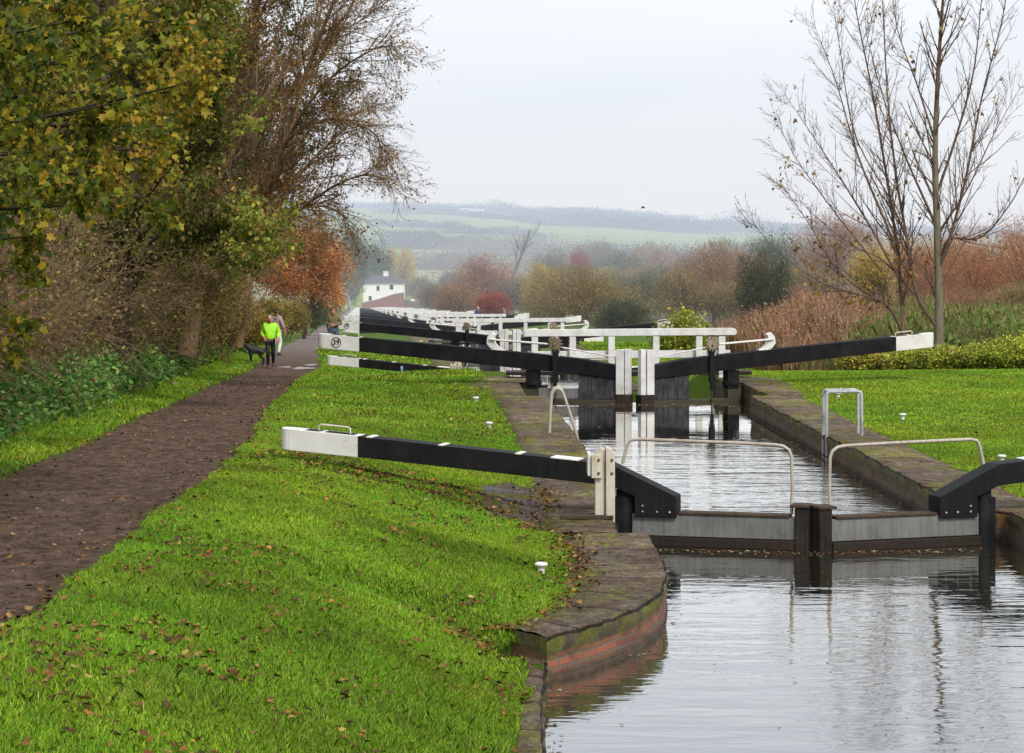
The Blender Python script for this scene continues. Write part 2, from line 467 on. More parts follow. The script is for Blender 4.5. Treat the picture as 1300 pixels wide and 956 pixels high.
class MB:
    """collects shapes; build() links them as ONE mesh object"""

    def __init__(self):
        self.v = []; self.f = []; self.uv = None; self.sm = []

    def add(self, vs, fs, sm=False):
        o = len(self.v)
        self.v += [tuple(p) for p in vs]
        self.f += [tuple(i + o for i in f) for f in fs]
        self.sm += [sm] * len(fs)
        return self

    def box(self, x0, x1, y0, y1, z0, z1):
        x0, x1 = min(x0, x1), max(x0, x1)
        vs = [(x, y, z) for z in (z0, z1) for y in (y0, y1) for x in (x0, x1)]
        return self.add(vs, [(0, 2, 3, 1), (4, 5, 7, 6), (0, 1, 5, 4), (2, 6, 7, 3), (0, 4, 6, 2), (1, 3, 7, 5)])

    def obox(self, c, ax, ay, az, sx, sy, sz):
        c, ax, ay, az = Vector(c), Vector(ax).normalized(), Vector(ay).normalized(), Vector(az).normalized()
        vs = [c + ax * (i * sx / 2) + ay * (j * sy / 2) + az * (k * sz / 2) for k in (-1, 1) for j in (-1, 1) for i in (-1, 1)]
        return self.add(vs, [(0, 2, 3, 1), (4, 5, 7, 6), (0, 1, 5, 4), (2, 6, 7, 3), (0, 4, 6, 2), (1, 3, 7, 5)])

    def prism_xz(self, poly, y0, y1):
        """polygon in x,z extruded over y"""
        n = len(poly)
        vs = [(x, y0, z) for x, z in poly] + [(x, y1, z) for x, z in poly]
        fs = [tuple(range(n)), tuple(range(2 * n - 1, n - 1, -1))]
        fs += [(i, i + n, (i + 1) % n + n, (i + 1) % n) for i in range(n)]
        return self.add(vs, fs)

    def prism_xy(self, poly, z0, z1):
        n = len(poly)
        vs = [(x, y, z0) for x, y in poly] + [(x, y, z1) for x, y in poly]
        fs = [tuple(range(n - 1, -1, -1)), tuple(range(n, 2 * n))]
        fs += [(i, (i + 1) % n, (i + 1) % n + n, i + n) for i in range(n)]
        return self.add(vs, fs)

    def tube(self, pts, r, n=8, cap=True):
        pts = [Vector(p) for p in pts]
        rs = r if isinstance(r, (list, tuple)) else [r] * len(pts)
        t0 = (pts[1] - pts[0]).normalized()
        u = t0.orthogonal().normalized()
        rings = []
        for i, p in enumerate(pts):
            a = pts[max(i - 1, 0)]; b = pts[min(i + 1, len(pts) - 1)]
            t = (b - a).normalized()
            u = (u - t * u.dot(t))
            u = u.normalized() if u.length > 1e-6 else t.orthogonal().normalized()
            w = t.cross(u)
            rings.append([p + (u * math.cos(2 * PI * k / n) + w * math.sin(2 * PI * k / n)) * rs[i] for k in range(n)])
        vs = [v for rg in rings for v in rg]
        fs = []
        for i in range(len(pts) - 1):
            for k in range(n):
                a = i * n + k; b = i * n + (k + 1) % n
                fs.append((a, b, b + n, a + n))
        self.add(vs, fs, True)
        if cap:
            self.add(rings[0][::-1], [tuple(range(n))]); self.add(rings[-1], [tuple(range(n))])
        return self

    def lathe(self, prof, c=(0, 0, 0), n=16):
        """profile of (radius, z) about a vertical axis through c"""
        vs = [(c[0] + r * math.cos(2 * PI * k / n), c[1] + r * math.sin(2 * PI * k / n), c[2] + z) for r, z in prof for k in range(n)]
        fs = [(i * n + k, i * n + (k + 1) % n, (i + 1) * n + (k + 1) % n, (i + 1) * n + k) for i in range(len(prof) - 1) for k in range(n)]
        self.add(vs, fs, True)
        m = len(prof) - 1
        self.add(vs[m * n:(m + 1) * n], [tuple(range(n))])
        return self

    def disc_y(self, c, r0, r1, y0, y1, n=20):
        """ring about a y-directed axis"""
        vs = []
        for y in (y0, y1):
            for r in (r0, r1):
                vs += [(c[0] + r * math.cos(2 * PI * k / n), c[1] + y, c[2] + r * math.sin(2 * PI * k / n)) for k in range(n)]
        fs = []
        for k in range(n):
            j = (k + 1) % n
            fs += [(k, j, n + j, n + k), (2 * n + k, 3 * n + k, 3 * n + j, 2 * n + j), (n + k, n + j, 3 * n + j, 3 * n + k), (k, 2 * n + k, 2 * n + j, j)]
        return self.add(vs, fs)

    def ball(self, c, r, n=8, sx=1, sy=1, sz=1):
        prof = [(max(r * math.sin(PI * i / n), 1e-4), -r * math.cos(PI * i / n)) for i in range(n + 1)]
        o = len(self.v)
        self.lathe(prof, (0, 0, 0), n + 2)
        self.v[o:] = [(c[0] + x * sx, c[1] + y * sy, c[2] + z * sz) for x, y, z in self.v[o:]]
        return self

    def build(self, name, mat, parent=None, mx=1, bevel=0, flip=False):
        me = bpy.data.meshes.new(name)
        vs = [(x * mx, y, z) for x, y, z in self.v]
        fs = [f[::-1] for f in self.f] if mx < 0 else self.f
        me.from_pydata(vs, [], fs)
        me.update()
        bm = bmesh.new(); bm.from_mesh(me)
        bmesh.ops.recalc_face_normals(bm, faces=bm.faces)
        if bevel:
            es = [e for e in bm.edges if len(e.link_faces) == 2 and e.calc_face_angle(0) > .6]
            bmesh.ops.bevel(bm, geom=es, offset=bevel, segments=2, profile=.6, affect='EDGES', clamp_overlap=True)
        bm.to_mesh(me); bm.free()
        if any(self.sm) and not bevel:
            me.polygons.foreach_set('use_smooth', np.array(self.sm[:len(me.polygons)] + [False] * (len(me.polygons) - len(self.sm)), bool))
        return link(name, me, mat, parent)


def link(name, me, mat, parent=None):
    o = bpy.data.objects.new(name, me)
    COL.objects.link(o)
    if mat is not None:
        me.materials.append(mat)
    if parent is not None:
        o.parent = parent
    return o


def empty(name, loc=(0, 0, 0), rz=0):
    o = bpy.data.objects.new(name, None)
    o.empty_display_size = .3
    COL.objects.link(o)
    o.location = loc; o.rotation_euler = (0, 0, rz)
    return o


def tag(o, label=None, cat=None, group=None, kind=None):
    if label: o['label'] = label
    if cat: o['category'] = cat
    if group: o['group'] = group
    if kind: o['kind'] = kind
    return o


KIDS = {}


def kids_of(o): return [c for c in bpy.data.objects if c.parent == o]


SMALL = ('bolt', 'cross_tie', 'slot', 'rung', 'number', 'handle', 'post_strap')


def copy_tree(o, parent=None, kids=None, skip=()):
    c = o.copy()
    COL.objects.link(c)
    if parent is not None:
        c.parent = parent
    for ch in (kids or kids_of)(o):
        if not ch.name.startswith(skip or ('#',)):
            copy_tree(ch, c, kids, skip)
    return c


# ------------------------------------------------------------------ vegetation helpers
class Seg:
    def __init__(self): self.a = []; self.b = []; self.ra = []; self.rb = []

    def add(self, a, b, ra, rb):
        self.a.append(a); self.b.append(b); self.ra.append(ra); self.rb.append(rb)


def seg_mesh(name, S, col=None):
    """tapered prisms, six sides for limbs and three for twigs"""
    A = np.array(S.a, float); B = np.array(S.b, float); ra = np.array(S.ra); rb = np.array(S.rb)
    Vs, Fs, Ss = [], [], []
    off = 0; loff = 0
    big = ra > .028
    for mask, n in ((big, 7), (~big, 3)):
        a, b, r0, r1 = A[mask], B[mask], ra[mask], rb[mask]
        if not len(a):
            continue
        d = b - a
        ln = np.linalg.norm(d, axis=1, keepdims=True) + 1e-9
        d = d / ln
        b = b + d * np.minimum(ln, r1[:, None] * .6)
        ref = np.where(np.abs(d[:, 2:3]) > .9, np.array([[1., 0, 0]]), np.array([[0, 0, 1.]]))
        u = np.cross(d, ref); u /= np.linalg.norm(u, axis=1, keepdims=True)
        w = np.cross(d, u)
        ang = np.arange(n) * 2 * PI / n
        ring = np.cos(ang)[None, :, None] * u[:, None, :] + np.sin(ang)[None, :, None] * w[:, None, :]
        v = np.concatenate([a[:, None, :] + ring * r0[:, None, None], b[:, None, :] + ring * r1[:, None, None]], axis=1)
        m = len(a)
        k = np.arange(n); j = (k + 1) % n
        quad = np.stack([k, j, j + n, k + n], 1)
        f = quad[None] + (np.arange(m) * 2 * n)[:, None, None] + off
        Vs.append(v.reshape(-1, 3)); Fs.append(f.ravel())
        Ss.append(np.arange(m * n) * 4 + loff)
        off += m * 2 * n; loff += m * n * 4
    return np_mesh(name, np.concatenate(Vs), np.concatenate(Fs), np.concatenate(Ss), True)


def unit(v):
    n = np.linalg.norm(v)
    return v / n if n > 1e-9 else v


def grow(S, tips, p, d, L, r, level, P, rg):
    """one limb and, recursively, its side shoots; P: dict of habits"""
    nseg = P['nseg'][min(level, len(P['nseg']) - 1)]
    up = P['up'][min(level, len(P['up']) - 1)]
    wig = P['wig']
    sl = L / nseg
    maxl = P['levels']
    kid = P['kids'][min(level, len(P['kids']) - 1)] if level < maxl else 0
    r_end = r * P.get('taper', .35)
    for i in range(nseg):
        d = unit(d + rg.normal(0, wig, 3) + np.array([0, 0, up]) / nseg + P.get('lean', np.zeros(3)) / nseg)
        q = p + d * sl
        r0 = r + (r_end - r) * i / nseg
        r1 = r + (r_end - r) * (i + 1) / nseg
        S.add(p, q, r0, r1)
        if level < maxl and (i >= nseg * P.get('bare', .2) or level > 0):
            nk = kid / nseg
            nk = int(nk) + (rg.random() < nk - int(nk))
            for _ in range(nk):
                f = rg.random()
                side = unit(np.cross(d, rg.normal(0, 1, 3)))
                an = P['ang'] * rg.uniform(.75, 1.25)
                dd = unit(d * math.cos(an) + side * math.sin(an))
                frac = (i + f) / nseg
                LL = L * P['ratio'] * rg.uniform(.6, 1.15) * (1.15 - .6 * frac)
                grow(S, tips, p + (q - p) * f, dd, LL, max(r0 * P.get('rr', .55), P['rmin']), level + 1, P, rg)
        if level >= maxl - 1:
            tips.append(q)
        p = q


def limb(S, tips, pts, r0, r1, P, rg, side_L, kids, level=1):
    """a guided limb through pts, smoothed, with side shoots along it"""
    pts = [np.array(p, float) for p in pts]
    # catmull-rom
    out = []
    for i in range(len(pts) - 1):
        p0 = pts[max(i - 1, 0)]; p1 = pts[i]; p2 = pts[i + 1]; p3 = pts[min(i + 2, len(pts) - 1)]
        for t in np.linspace(0, 1, 6, endpoint=False):
            out.append(.5 * ((2 * p1) + (-p0 + p2) * t + (2 * p0 - 5 * p1 + 4 * p2 - p3) * t * t + (-p0 + 3 * p1 - 3 * p2 + p3) * t ** 3))
    out.append(pts[-1])
    n = len(out) - 1
    for i in range(n):
        f0, f1 = i / n, (i + 1) / n
        ra = r0 + (r1 - r0) * f0; rb = r0 + (r1 - r0) * f1
        S.add(out[i], out[i + 1], ra, rb)
        d = unit(out[i + 1] - out[i])
        if f0 < P.get('bare', .15):
            continue
        nk = kids / n
        nk = int(nk) + (rg.random() < nk - int(nk))
        for _ in range(nk):
            side = unit(np.cross(d, rg.normal(0, 1, 3)))
            an = P['ang'] * rg.uniform(.7, 1.25)
            dd = unit(d * math.cos(an) + side * math.sin(an))
            grow(S, tips, out[i] + (out[i + 1] - out[i]) * rg.random(), dd, side_L * rg.uniform(.45, 1.15) * (1.1 - .5 * f0), max(min(ra * .5, P.get('rside', 9)), P['rmin']), level, P, rg)
    tips.append(out[-1])


LEAF_DIAMOND = (np.array([[0, 0, 0], [.32, .45, .06], [0, 1, 0], [-.32, .45, .06]]), [[0, 1, 2, 3]])
LEAF_TWIG = (np.array([[-.035, 0, 0], [.035, 0, 0], [.05, 1.2, .1], [.0, 2.4, .0]]), [[0, 1, 2, 3]])
LEAF_OVAL = (np.array([[0, 0, 0], [.26, .22, .05], [.33, .55, .05], [0, 1, -.05], [-.33, .55, .05], [-.26, .22, .05]]), [[0, 1, 2, 3], [0, 3, 4, 5]])
LEAF_MAPLE = (np.array([[0, 0, 0], [.20, .08, .07], [.46, .10, .20], [.34, .34, .10], [.56, .58, .24], [.28, .62, .09], [.20, .78, .05], [0, 1.02, -.18],
                        [-.20, .78, .05], [-.30, .62, .07], [-.60, .60, .16], [-.36, .34, .08], [-.48, .12, .14], [-.20, .08, .05]]),
              [[0, 1, 2, 3], [0, 3, 4, 5], [0, 5, 6, 7], [0, 7, 8, 9], [0, 9, 10, 11], [0, 11, 12, 13]])


def leaves_mesh(name, C, size, cols, shape=LEAF_DIAMOND, up=.35, rg=rng, down=False, tdir=None):
    """C: leaf positions, each a little plate with its own tilt, size and colour"""
    n = len(C)
    T, Fc = shape
    k = len(T)
    nrm = rg.normal(0, 1, (n, 3)); nrm[:, 2] = np.abs(nrm[:, 2]) + up
    nrm /= np.linalg.norm(nrm, axis=1, keepdims=True)
    t = rg.normal(0, 1, (n, 3))
    if tdir is not None:
        t = tdir + t * .45
    if down:
        t[:, 2] -= 1.2
    t -= nrm * np.sum(t * nrm, 1, keepdims=True)
    t /= np.linalg.norm(t, axis=1, keepdims=True) + 1e-9
    b = np.cross(nrm, t)
    s = np.broadcast_to(np.asarray(size, float), (n,))[:, None, None]
    V = C[:, None, :] + s * (T[None, :, 0:1] * b[:, None, :] + T[None, :, 1:2] * t[:, None, :] + T[None, :, 2:3] * nrm[:, None, :])
    f = np.array(Fc)
    kk = f.shape[1]
    idx = (f[None] + (np.arange(n) * k)[:, None, None]).reshape(-1, kk)
    col = np.repeat(cols, k, axis=0)
    return np_mesh(name, V.reshape(-1, 3), idx.ravel(), np.arange(len(idx)) * kk, False, col)


def pick(pal, n, rg=rng, jit=.18, hue=.06):
    w = np.array([p[1] for p in pal], float); w /= w.sum()
    i = rg.choice(len(pal), n, p=w)
    c = np.array([p[0] for p in pal], float)[i]
    return np.clip(c * rg.normal(1, jit, (n, 1)) * rg.normal(1, hue, (n, 3)), .004, .95)


def clumped(n, c, rad, rg, nclump=40, spread=.22, shell=.45, zmin=-.75):
    """points gathered in clumps through an ellipsoid, denser towards its skin"""
    d = rg.normal(0, 1, (nclump * 3, 3)); d /= np.linalg.norm(d, axis=1, keepdims=True)
    d = d[d[:, 2] > zmin][:nclump]
    rr = (shell + (1 - shell) * rg.random((len(d), 1)) ** .6) * rg.uniform(.72, 1.12, (len(d), 1))
    for _ in range(4):
        kv = rg.normal(0, 1, 3); kv *= rg.uniform(2.2, 4.5) / np.linalg.norm(kv)
        rr = rr * (1 + .13 * np.cos(d @ kv + rg.uniform(0, 6.3)))[:, None]
    cc = d * rr
    i = rg.integers(0, len(cc), n)
    sp = spread * rg.uniform(.6, 1.4, len(cc))
    p = cc[i] + rg.normal(0, 1, (n, 3)) * sp[i][:, None]
    nr = np.linalg.norm(p, axis=1, keepdims=True)
    lim = 1.08 + .22 * rg.random((n, 1))
    p = np.where(nr > lim, p * lim / nr * rg.uniform(.75, 1.0, (n, 1)), p)
    return np.asarray(c) + p * np.asarray(rad), i


G = {'sprays': 0}


def soft_tree(name, label, cat, px, base_py, top_py, Y, wpx, pal, n, leaf, group=None, bark='bark_far', seed=1, twigs=220, trunk=True, z=None, shell=.4, bright=1.45, nclump=46, low=False, jit=.18, twigf=0.0, amp=.22):
    """a tree or bush in full or thinning leaf, placed by its outline at distance Y"""
    rg = np.random.default_rng(seed)
    b = at(px, base_py, Y)
    zg = hz(b.x, b.y) if z is None else z
    top = at(px, top_py, Y).z
    hgt = top - zg
    rx = wpx * Y / F / 2
    root = empty(name, (b.x, b.y, zg))
    tag(root, label, cat, group)
    lo = .08 if low else .30
    cz = hgt * (lo + 1) / 2
    rz = hgt * (1 - lo) / 2
    C, ci = clumped(n, (0, 0, cz), (rx, rx * .8, rz), rg, nclump, .20, shell)
    pal = [(tuple(min(.8, bright * v) for v in c_), w_) for c_, w_ in pal]
    C = C[C[:, 2] > .05]
    tone = rg.normal(1, amp, nclump * 3)
    cols = pick(pal, len(C), rg, jit) * np.clip(tone[ci[:len(C)]], .5, 1.6)[:, None]
    cols = np.clip(cols, .004, .95)
    nt = int(len(C) * twigf)
    me = leaves_mesh('crown', C[nt:], leaf * rg.uniform(.6, 1.35, len(C) - nt), cols[nt:], LEAF_DIAMOND, .3, rg)
    me2 = None
    if nt:
        out = C[:nt] - np.array([0, 0, cz * .35]); out /= np.linalg.norm(out, axis=1, keepdims=True) + 1e-9
        out[:, 2] += .35
        me2 = leaves_mesh('twigs', C[:nt], leaf * 1.5 * rg.uniform(.6, 1.4, nt), cols[:nt] * .9, LEAF_TWIG, 0, rg, False, out)
    S = Seg(); tips = []
    r0 = max(.022 * hgt, .04)
    P = dict(nseg=[6, 4, 3, 2], up=[.1, .25, .2, .1], wig=.10, levels=3, kids=[6, 5, 4], ang=.6, ratio=.48, rmin=.006 * max(1, Y / 150), rr=.5, taper=.3, bare=.15)
    for k in range(3 if low else 1):
        grow(S, tips, np.array([rg.normal(0, .15) * (k > 0), rg.normal(0, .1), -.1]), unit(np.array([rg.normal(0, .35 if low else .06), rg.normal(0, .2), 1.0])), hgt * .85, r0 * (.6 if low else 1), 0, P, rg)
    for _ in range(twigs):
        a = np.array([rg.normal(0, rx * .35), rg.normal(0, rx * .25), cz * rg.uniform(.3, 1.0)])
        e, _i = C[rg.integers(len(C))], 0
        d = e - a
        S.add(a, a + d * .55, .010 * max(1, Y / 150), .007 * max(1, Y / 150)); S.add(a + d * .55, a + d * 1.06 + np.array([0, 0, .03 * hgt]), .007 * max(1, Y / 150), .003 * max(1, Y / 150))
    link('trunk', seg_mesh('trunk', S), M[bark], root)
    link('crown', me, M['leaf'], root)
    if me2: link('twigs', me2, M['leaf'], root)
    return root


# ------------------------------------------------------------------ the ground, water, walls
def build_ground():
    def steps(lst):
        out = []
        for a, b, s in lst:
            out.append(np.arange(a, b, s))
        return np.unique(np.round(np.concatenate(out), 4))
    q = steps([(-6000, -1500, 400), (-1500, -400, 90), (-400, -80, 20), (-80, -24, 4), (-24, -14, .8), (-14, 9, .22), (9, 20, .7), (20, 80, 4), (80, 400, 20), (400, 1500, 90), (1500, 6001, 400)])
    Y = steps([(-30, 8, 4), (8, 36, .22), (36, 90, .45), (90, 160, 1.4), (160, 340, 3), (340, 760, 8), (760, 1600, 40), (1600, 5000, 120), (5000, 14001, 1000)])
    Q, YY = np.meshgrid(q, Y)
    X = Q + cline(YY)
    Z = h(X, YY)
    V = np.stack([X, YY, Z], -1).reshape(-1, 3)
    nq, ny = len(q), len(Y)
    i = np.arange(nq - 1)[None] + (np.arange(ny - 1) * nq)[:, None]
    f = np.stack([i, i + 1, i + 1 + nq, i + nq], -1).reshape(-1, 4)
    me = np_mesh('ground', V, f.ravel(), np.arange(len(f)) * 4, True)
    r, l = xr(YY), xl(YY)
    wob = .14 * vnoise(X, YY, 1.7, 8) + .10 * vnoise(X, YY, .7, 9)
    pd = np.maximum(l - X, X - r) + wob
    far = smooth((YY - 560) / 160)
    qq = X - cline(YY)
    wild = np.clip(smooth((l - X - .9) / .8) + smooth((qq - 11) / 4) * smooth((YY - 62) / 8), 0, 1) * (1 - far)
    for nm, arr in (('pd', pd), ('far', far), ('wild', wild)):
        a = me.attributes.new(nm, 'FLOAT', 'POINT')
        a.data.foreach_set('value', arr.ravel().astype(np.float32))
    o = link('ground', me, M['ground'])
    tag(o, kind='structure')
    # water: one level sheet per pound, stepping down with the locks
    for k in range(NLOCK + 1):
        y0 = 3 if k == 0 else 55.9 + LOCK_DY * (k - 1)
        y1 = 55.9 + LOCK_DY * k
        ys = np.linspace(y0, y1, 26)
        ys = np.unique(np.concatenate([ys, [20, 22, 24, 26, 28, 30, 31.5]])) if k == 0 else ys
        a = left_inner(ys) - .6; b = right_inner(ys) + .6
        z = LOCK_DZ * k - .40
        vs = [(x, y, z) for x, y in zip(a, ys)] + [(x, y, z) for x, y in zip(b, ys)]
        n = len(ys)
        fs = [(i, i + n, i + n + 1, i + 1) for i in range(n - 1)]
        me = bpy.data.meshes.new('canal_water')
        me.from_pydata(vs, [], fs); me.update()
        tag(link('canal_water', me, M['water']), kind='structure')


def offset_poly(P, w):
    """points to the left of the walking direction at distance w"""
    P = [Vector((p[0], p[1])) for p in P]
    out = []
    for i, p in enumerate(P):
        a = P[max(i - 1, 0)]; b = P[min(i + 1, len(P) - 1)]
        t = (b - a).normalized()
        n = Vector((-t.y, t.x))
        out.append(p + n * w)
    return out


def strip_wall(name, inner, outer, z0, ztop, mat_top, mat_face, root, jit=.012, seed=0):
    """coping (top sheet with a rounded arris) and the face below it, both with UVs in metres"""
    rg = np.random.default_rng(seed)
    # resample finely
    def resample(A, B, step):
        L = [0]
        for i in range(1, len(A)):
            L.append(L[-1] + (Vector(A[i]) - Vector(A[i - 1])).length)
        n = max(2, int(L[-1] / step) + 1)
        ts = np.unique(np.concatenate([np.linspace(0, L[-1], n), L]))
        f = lambda S_, c: np.interp(ts, L, [p[c] for p in S_])
        return ts, np.stack([f(A, 0), f(A, 1)], 1), np.stack([f(B, 0), f(B, 1)], 1)
    ts, A, B = resample(inner, outer, .18)
    n = len(ts)
    ez = rg.normal(0, jit, n); ex = rg.normal(0, jit, n)
    st = (ts / 1.1).astype(int)
    so = rg.normal(0, 1, st.max() + 2)
    ez = ez + so[st] * .007; ex = ex + so[::-1][st] * .010
    dirs = (A - B); dirs /= np.linalg.norm(dirs, axis=1, keepdims=True)
    # worn joints between the stones
    for i in range(n):
        if (ts[i] % 1.1) < .17:
            ez[i] -= .022; ex[i] -= .02
    rows = [(A + dirs * ex[:, None] * .6, ztop - .035 + ez * 1.0, -.01), (A - dirs * (.035 + 0 * ex[:, None]), ztop + ez * .6, .035)]
    for fr in (.25, .5, .75, 1.0):
        rows.append((A * (1 - fr) + B * fr, ztop + rg.normal(0, jit * .5, n) + (-.0 if fr < 1 else -.03), fr))
    W = np.linalg.norm(A - B, axis=1)
    V = []; U = []
    for P_, z_, fr in rows:
        V.append(np.stack([P_[:, 0], P_[:, 1], np.broadcast_to(z_, (n,)) + (so[st] * .006 if fr > .1 and fr < 1 else 0)], 1)); U.append(np.stack([ts, np.full(n, fr * 1.1)], 1))
    # close the back
    V.append(np.stack([B[:, 0], B[:, 1], np.full(n, ztop - .6)], 1)); U.append(np.stack([ts, np.full(n, 1.7)], 1))
    m = len(V)
    V = np.concatenate(V); U = np.concatenate(U)
    i = np.arange(n - 1)[None] + (np.arange(m - 1) * n)[:, None]
    f = np.stack([i, i + n, i + 1 + n, i + 1], -1).reshape(-1, 4)
    me = np_mesh('coping', V, f.ravel(), np.arange(len(f)) * 4, False)
    uvl = me.uv_layers.new(name='UVMap')
    uvl.data.foreach_set('uv', U[f.ravel()].astype(np.float32).ravel())
    link('coping', me, mat_top, root)
    # face
    zs = np.array([ztop - .035, ztop - .10, ztop - .17, ztop - .25, ztop - .34, ztop - .45, z0])
    V = []; U = []
    for k, z in enumerate(zs):
        jx = ex * .6 if k == 0 else rg.normal(0, jit * .8, n) - (.015 if k in (2, 3) else 0) - (.0 if k < 2 else .008)
        P_ = A + dirs * jx[:, None]
        V.append(np.stack([P_[:, 0], P_[:, 1], np.full(n, z) + (ez if k == 0 else 0)], 1))
        U.append(np.stack([ts, np.full(n, ztop - z)], 1))
    m = len(zs)
    # end returns
    V = np.concatenate(V); U = np.concatenate(U)
    i = np.arange(n - 1)[None] + (np.arange(m - 1) * n)[:, None]
    f = np.stack([i, i + n, i + 1 + n, i + 1], -1).reshape(-1, 4)
    base = len(V)
    ends_v, ends_f, ends_u = [], [], []
    for e in (0, n - 1):
        vv = [(A[e, 0], A[e, 1], ztop - .012), (B[e, 0], B[e, 1], ztop - .026), (B[e, 0], B[e, 1], z0), (A[e, 0], A[e, 1], z0)]
        w = W[e]
        uu = [(0, .02), (w, .05), (w, ztop - z0), (0, ztop - z0)]
        o = base + len(ends_v)
        ends_v += vv; ends_u += uu; ends_f += [(o, o + 1, o + 2, o + 3)]
    V = np.concatenate([V, np.array(ends_v)]); U = np.concatenate([U, np.array(ends_u)])
    f = np.concatenate([f, np.array(ends_f)])
    me = np_mesh('wall_face', V, f.ravel(), np.arange(len(f)) * 4, False)
    uvl = me.uv_layers.new(name='UVMap')
    uvl.data.foreach_set('uv', U[f.ravel()].astype(np.float32).ravel())
    link('wall_face', me, mat_face, root)


def build_walls():
    # lock 1, left: wing wall and chamber wall
    wing_in = [(.30, 21.75), (.72, 22.4), (1.15, 23.3), (1.46, 24.5), (1.60, 25.8), (1.61, 27.2), (1.58, 29.05)]
    wing_out = [(-.08, 22.35), (-.05, 23.1), (.02, 23.8), (.28, 24.8), (.48, 25.8), (.62, 27.2), (.62, 29.05)]
    r = empty('wing_wall', (0, 0, 0)); tag(r, 'curved brick wing wall with mossy stone coping beside the nearest grass bank', 'wall')
    strip_wall('w', wing_in, wing_out, -2.6, 0.0, M['coping'], M['wall_brick'], r, seed=1)
    r = empty('edging_wall', (0, 0, 0)); tag(r, 'low mossy kerb running from the end of the curved wall along the bank', 'wall')
    strip_wall('w', [(.15, 6), (.2, 15), (.25, 20), (.30, 21.70)], [(-.08, 6), (-.03, 15), (.03, 20), (.10, 21.70)], -2.6, -.19, M['coping'], M['wall_stone'], r, seed=5)
    c = lambda y: float(cline(np.array([y]))[0])
    yn = [31.5, 34, 38, 42, 46, 50, 52.2]
    lin = [(1.24, 29.06), (1.24, 31.35), (1.50, 31.5)] + [(c(y) - 2.1, y) for y in yn[1:]] + [(c(52.3) - 2.5, 52.35), (c(56.6) - 2.5, 56.6), (c(56.7) - 2.1, 56.7), (c(58.8) - 2.1, 58.8)]
    lout = [(.42, 29.06), (.40, 31.35), (.38, 31.6)] + [(c(y) - 3.18, y) for y in yn[1:]] + [(c(52.3) - 3.4, 52.35), (c(56.6) - 3.7, 56.6), (c(56.7) - 3.7, 56.7), (c(58.8) - 3.6, 58.8)]
    r = empty('lock_wall', (0, 0, 0)); tag(r, 'stone coping along the left side of the nearest full lock chamber', 'wall')
    strip_wall('w', lin, lout, -2.6, 0.0, M['coping'], M['wall_stone'], r, seed=2)
    rin = [(8.4, 22), (6.6, 25), (6.16, 27.5), (6.15, 31.3), (5.75, 31.5)] + [(c(y) + 2.1, y) for y in yn[1:]] + [(c(52.3) + 2.5, 52.35), (c(56.6) + 2.5, 56.6), (c(56.7) + 2.1, 56.7), (c(58.8) + 2.1, 58.8)]
    rout = [(9.2, 22.6), (7.6, 25.4), (7.2, 27.5), (7.2, 31.3), (6.85, 31.5)] + [(c(y) + 3.15, y) for y in yn[1:]] + [(c(52.3) + 3.4, 52.35), (c(56.6) + 3.7, 56.6), (c(56.7) + 3.7, 56.7), (c(58.8) + 3.6, 58.8)]
    r = empty('lock_wall', (0, 0, 0)); tag(r, 'damp stone lock wall on the right of the nearest chamber, edging the lawn', 'wall')
    strip_wall('w', rin, rout, -2.6, 0.0, M['coping'], M['wall_stone'], r, seed=3)
    # dark rubbing strip along the right wall, just over the water
    mb = MB()
    mb.tube([(c(y) + 2.075, y, -.345) for y in yn], .012, 6)
    mb.build('rubbing_strip', M['worn_timber'], r)
    # locks farther down
    for k in range(1, NLOCK):
        o = LOCK_DY * k
        z = LOCK_DZ * k
        ys = [30.2 + o, 31.5 + o, 36 + o, 44 + o, 52 + o, 58.8 + o]
        for s, nm in ((-1, 'left'), (1, 'right')):
            r = empty('lock_wall', (0, 0, 0))
            lab = ('stone coping along the towpath side of the second lock, seen under the long beam' if s < 0 else 'stone coping on the lawn side of the second lock, behind the timber footbridge') if k == 1 else \
                'stone coping of one of the locks farther down the flight'
            tag(r, lab, 'wall', None if k == 1 else 'lock walls farther down the flight')
            strip_wall('w', [(c(y) + s * 2.1, y) for y in ys], [(c(y) + s * 3.2, y) for y in ys], z - 2.6, z, M['coping'], M['wall_stone'], r, seed=10 + k * 2 + (s > 0))


# ------------------------------------------------------------------ the lock gates
def rounded_end(s0, s1, r, steps=6):
    pass


def text_mesh(txt, size, depth=.004):
    cu = bpy.data.curves.new('number', 'FONT')
    cu.body = txt; cu.size = size; cu.align_x = 'CENTER'; cu.align_y = 'CENTER'; cu.extrude = depth; cu.offset = size * .012
    o = bpy.data.objects.new('tmp', cu)
    COL.objects.link(o)
    me = bpy.data.meshes.new_from_object(o.evaluated_get(bpy.context.evaluated_depsgraph_get()))
    bpy.data.objects.remove(o)
    # stand it up: x stays, y -> z, facing -y
    for v in me.vertices:
        x, y, z = v.co
        v.co = (x, -z, y)
    return me


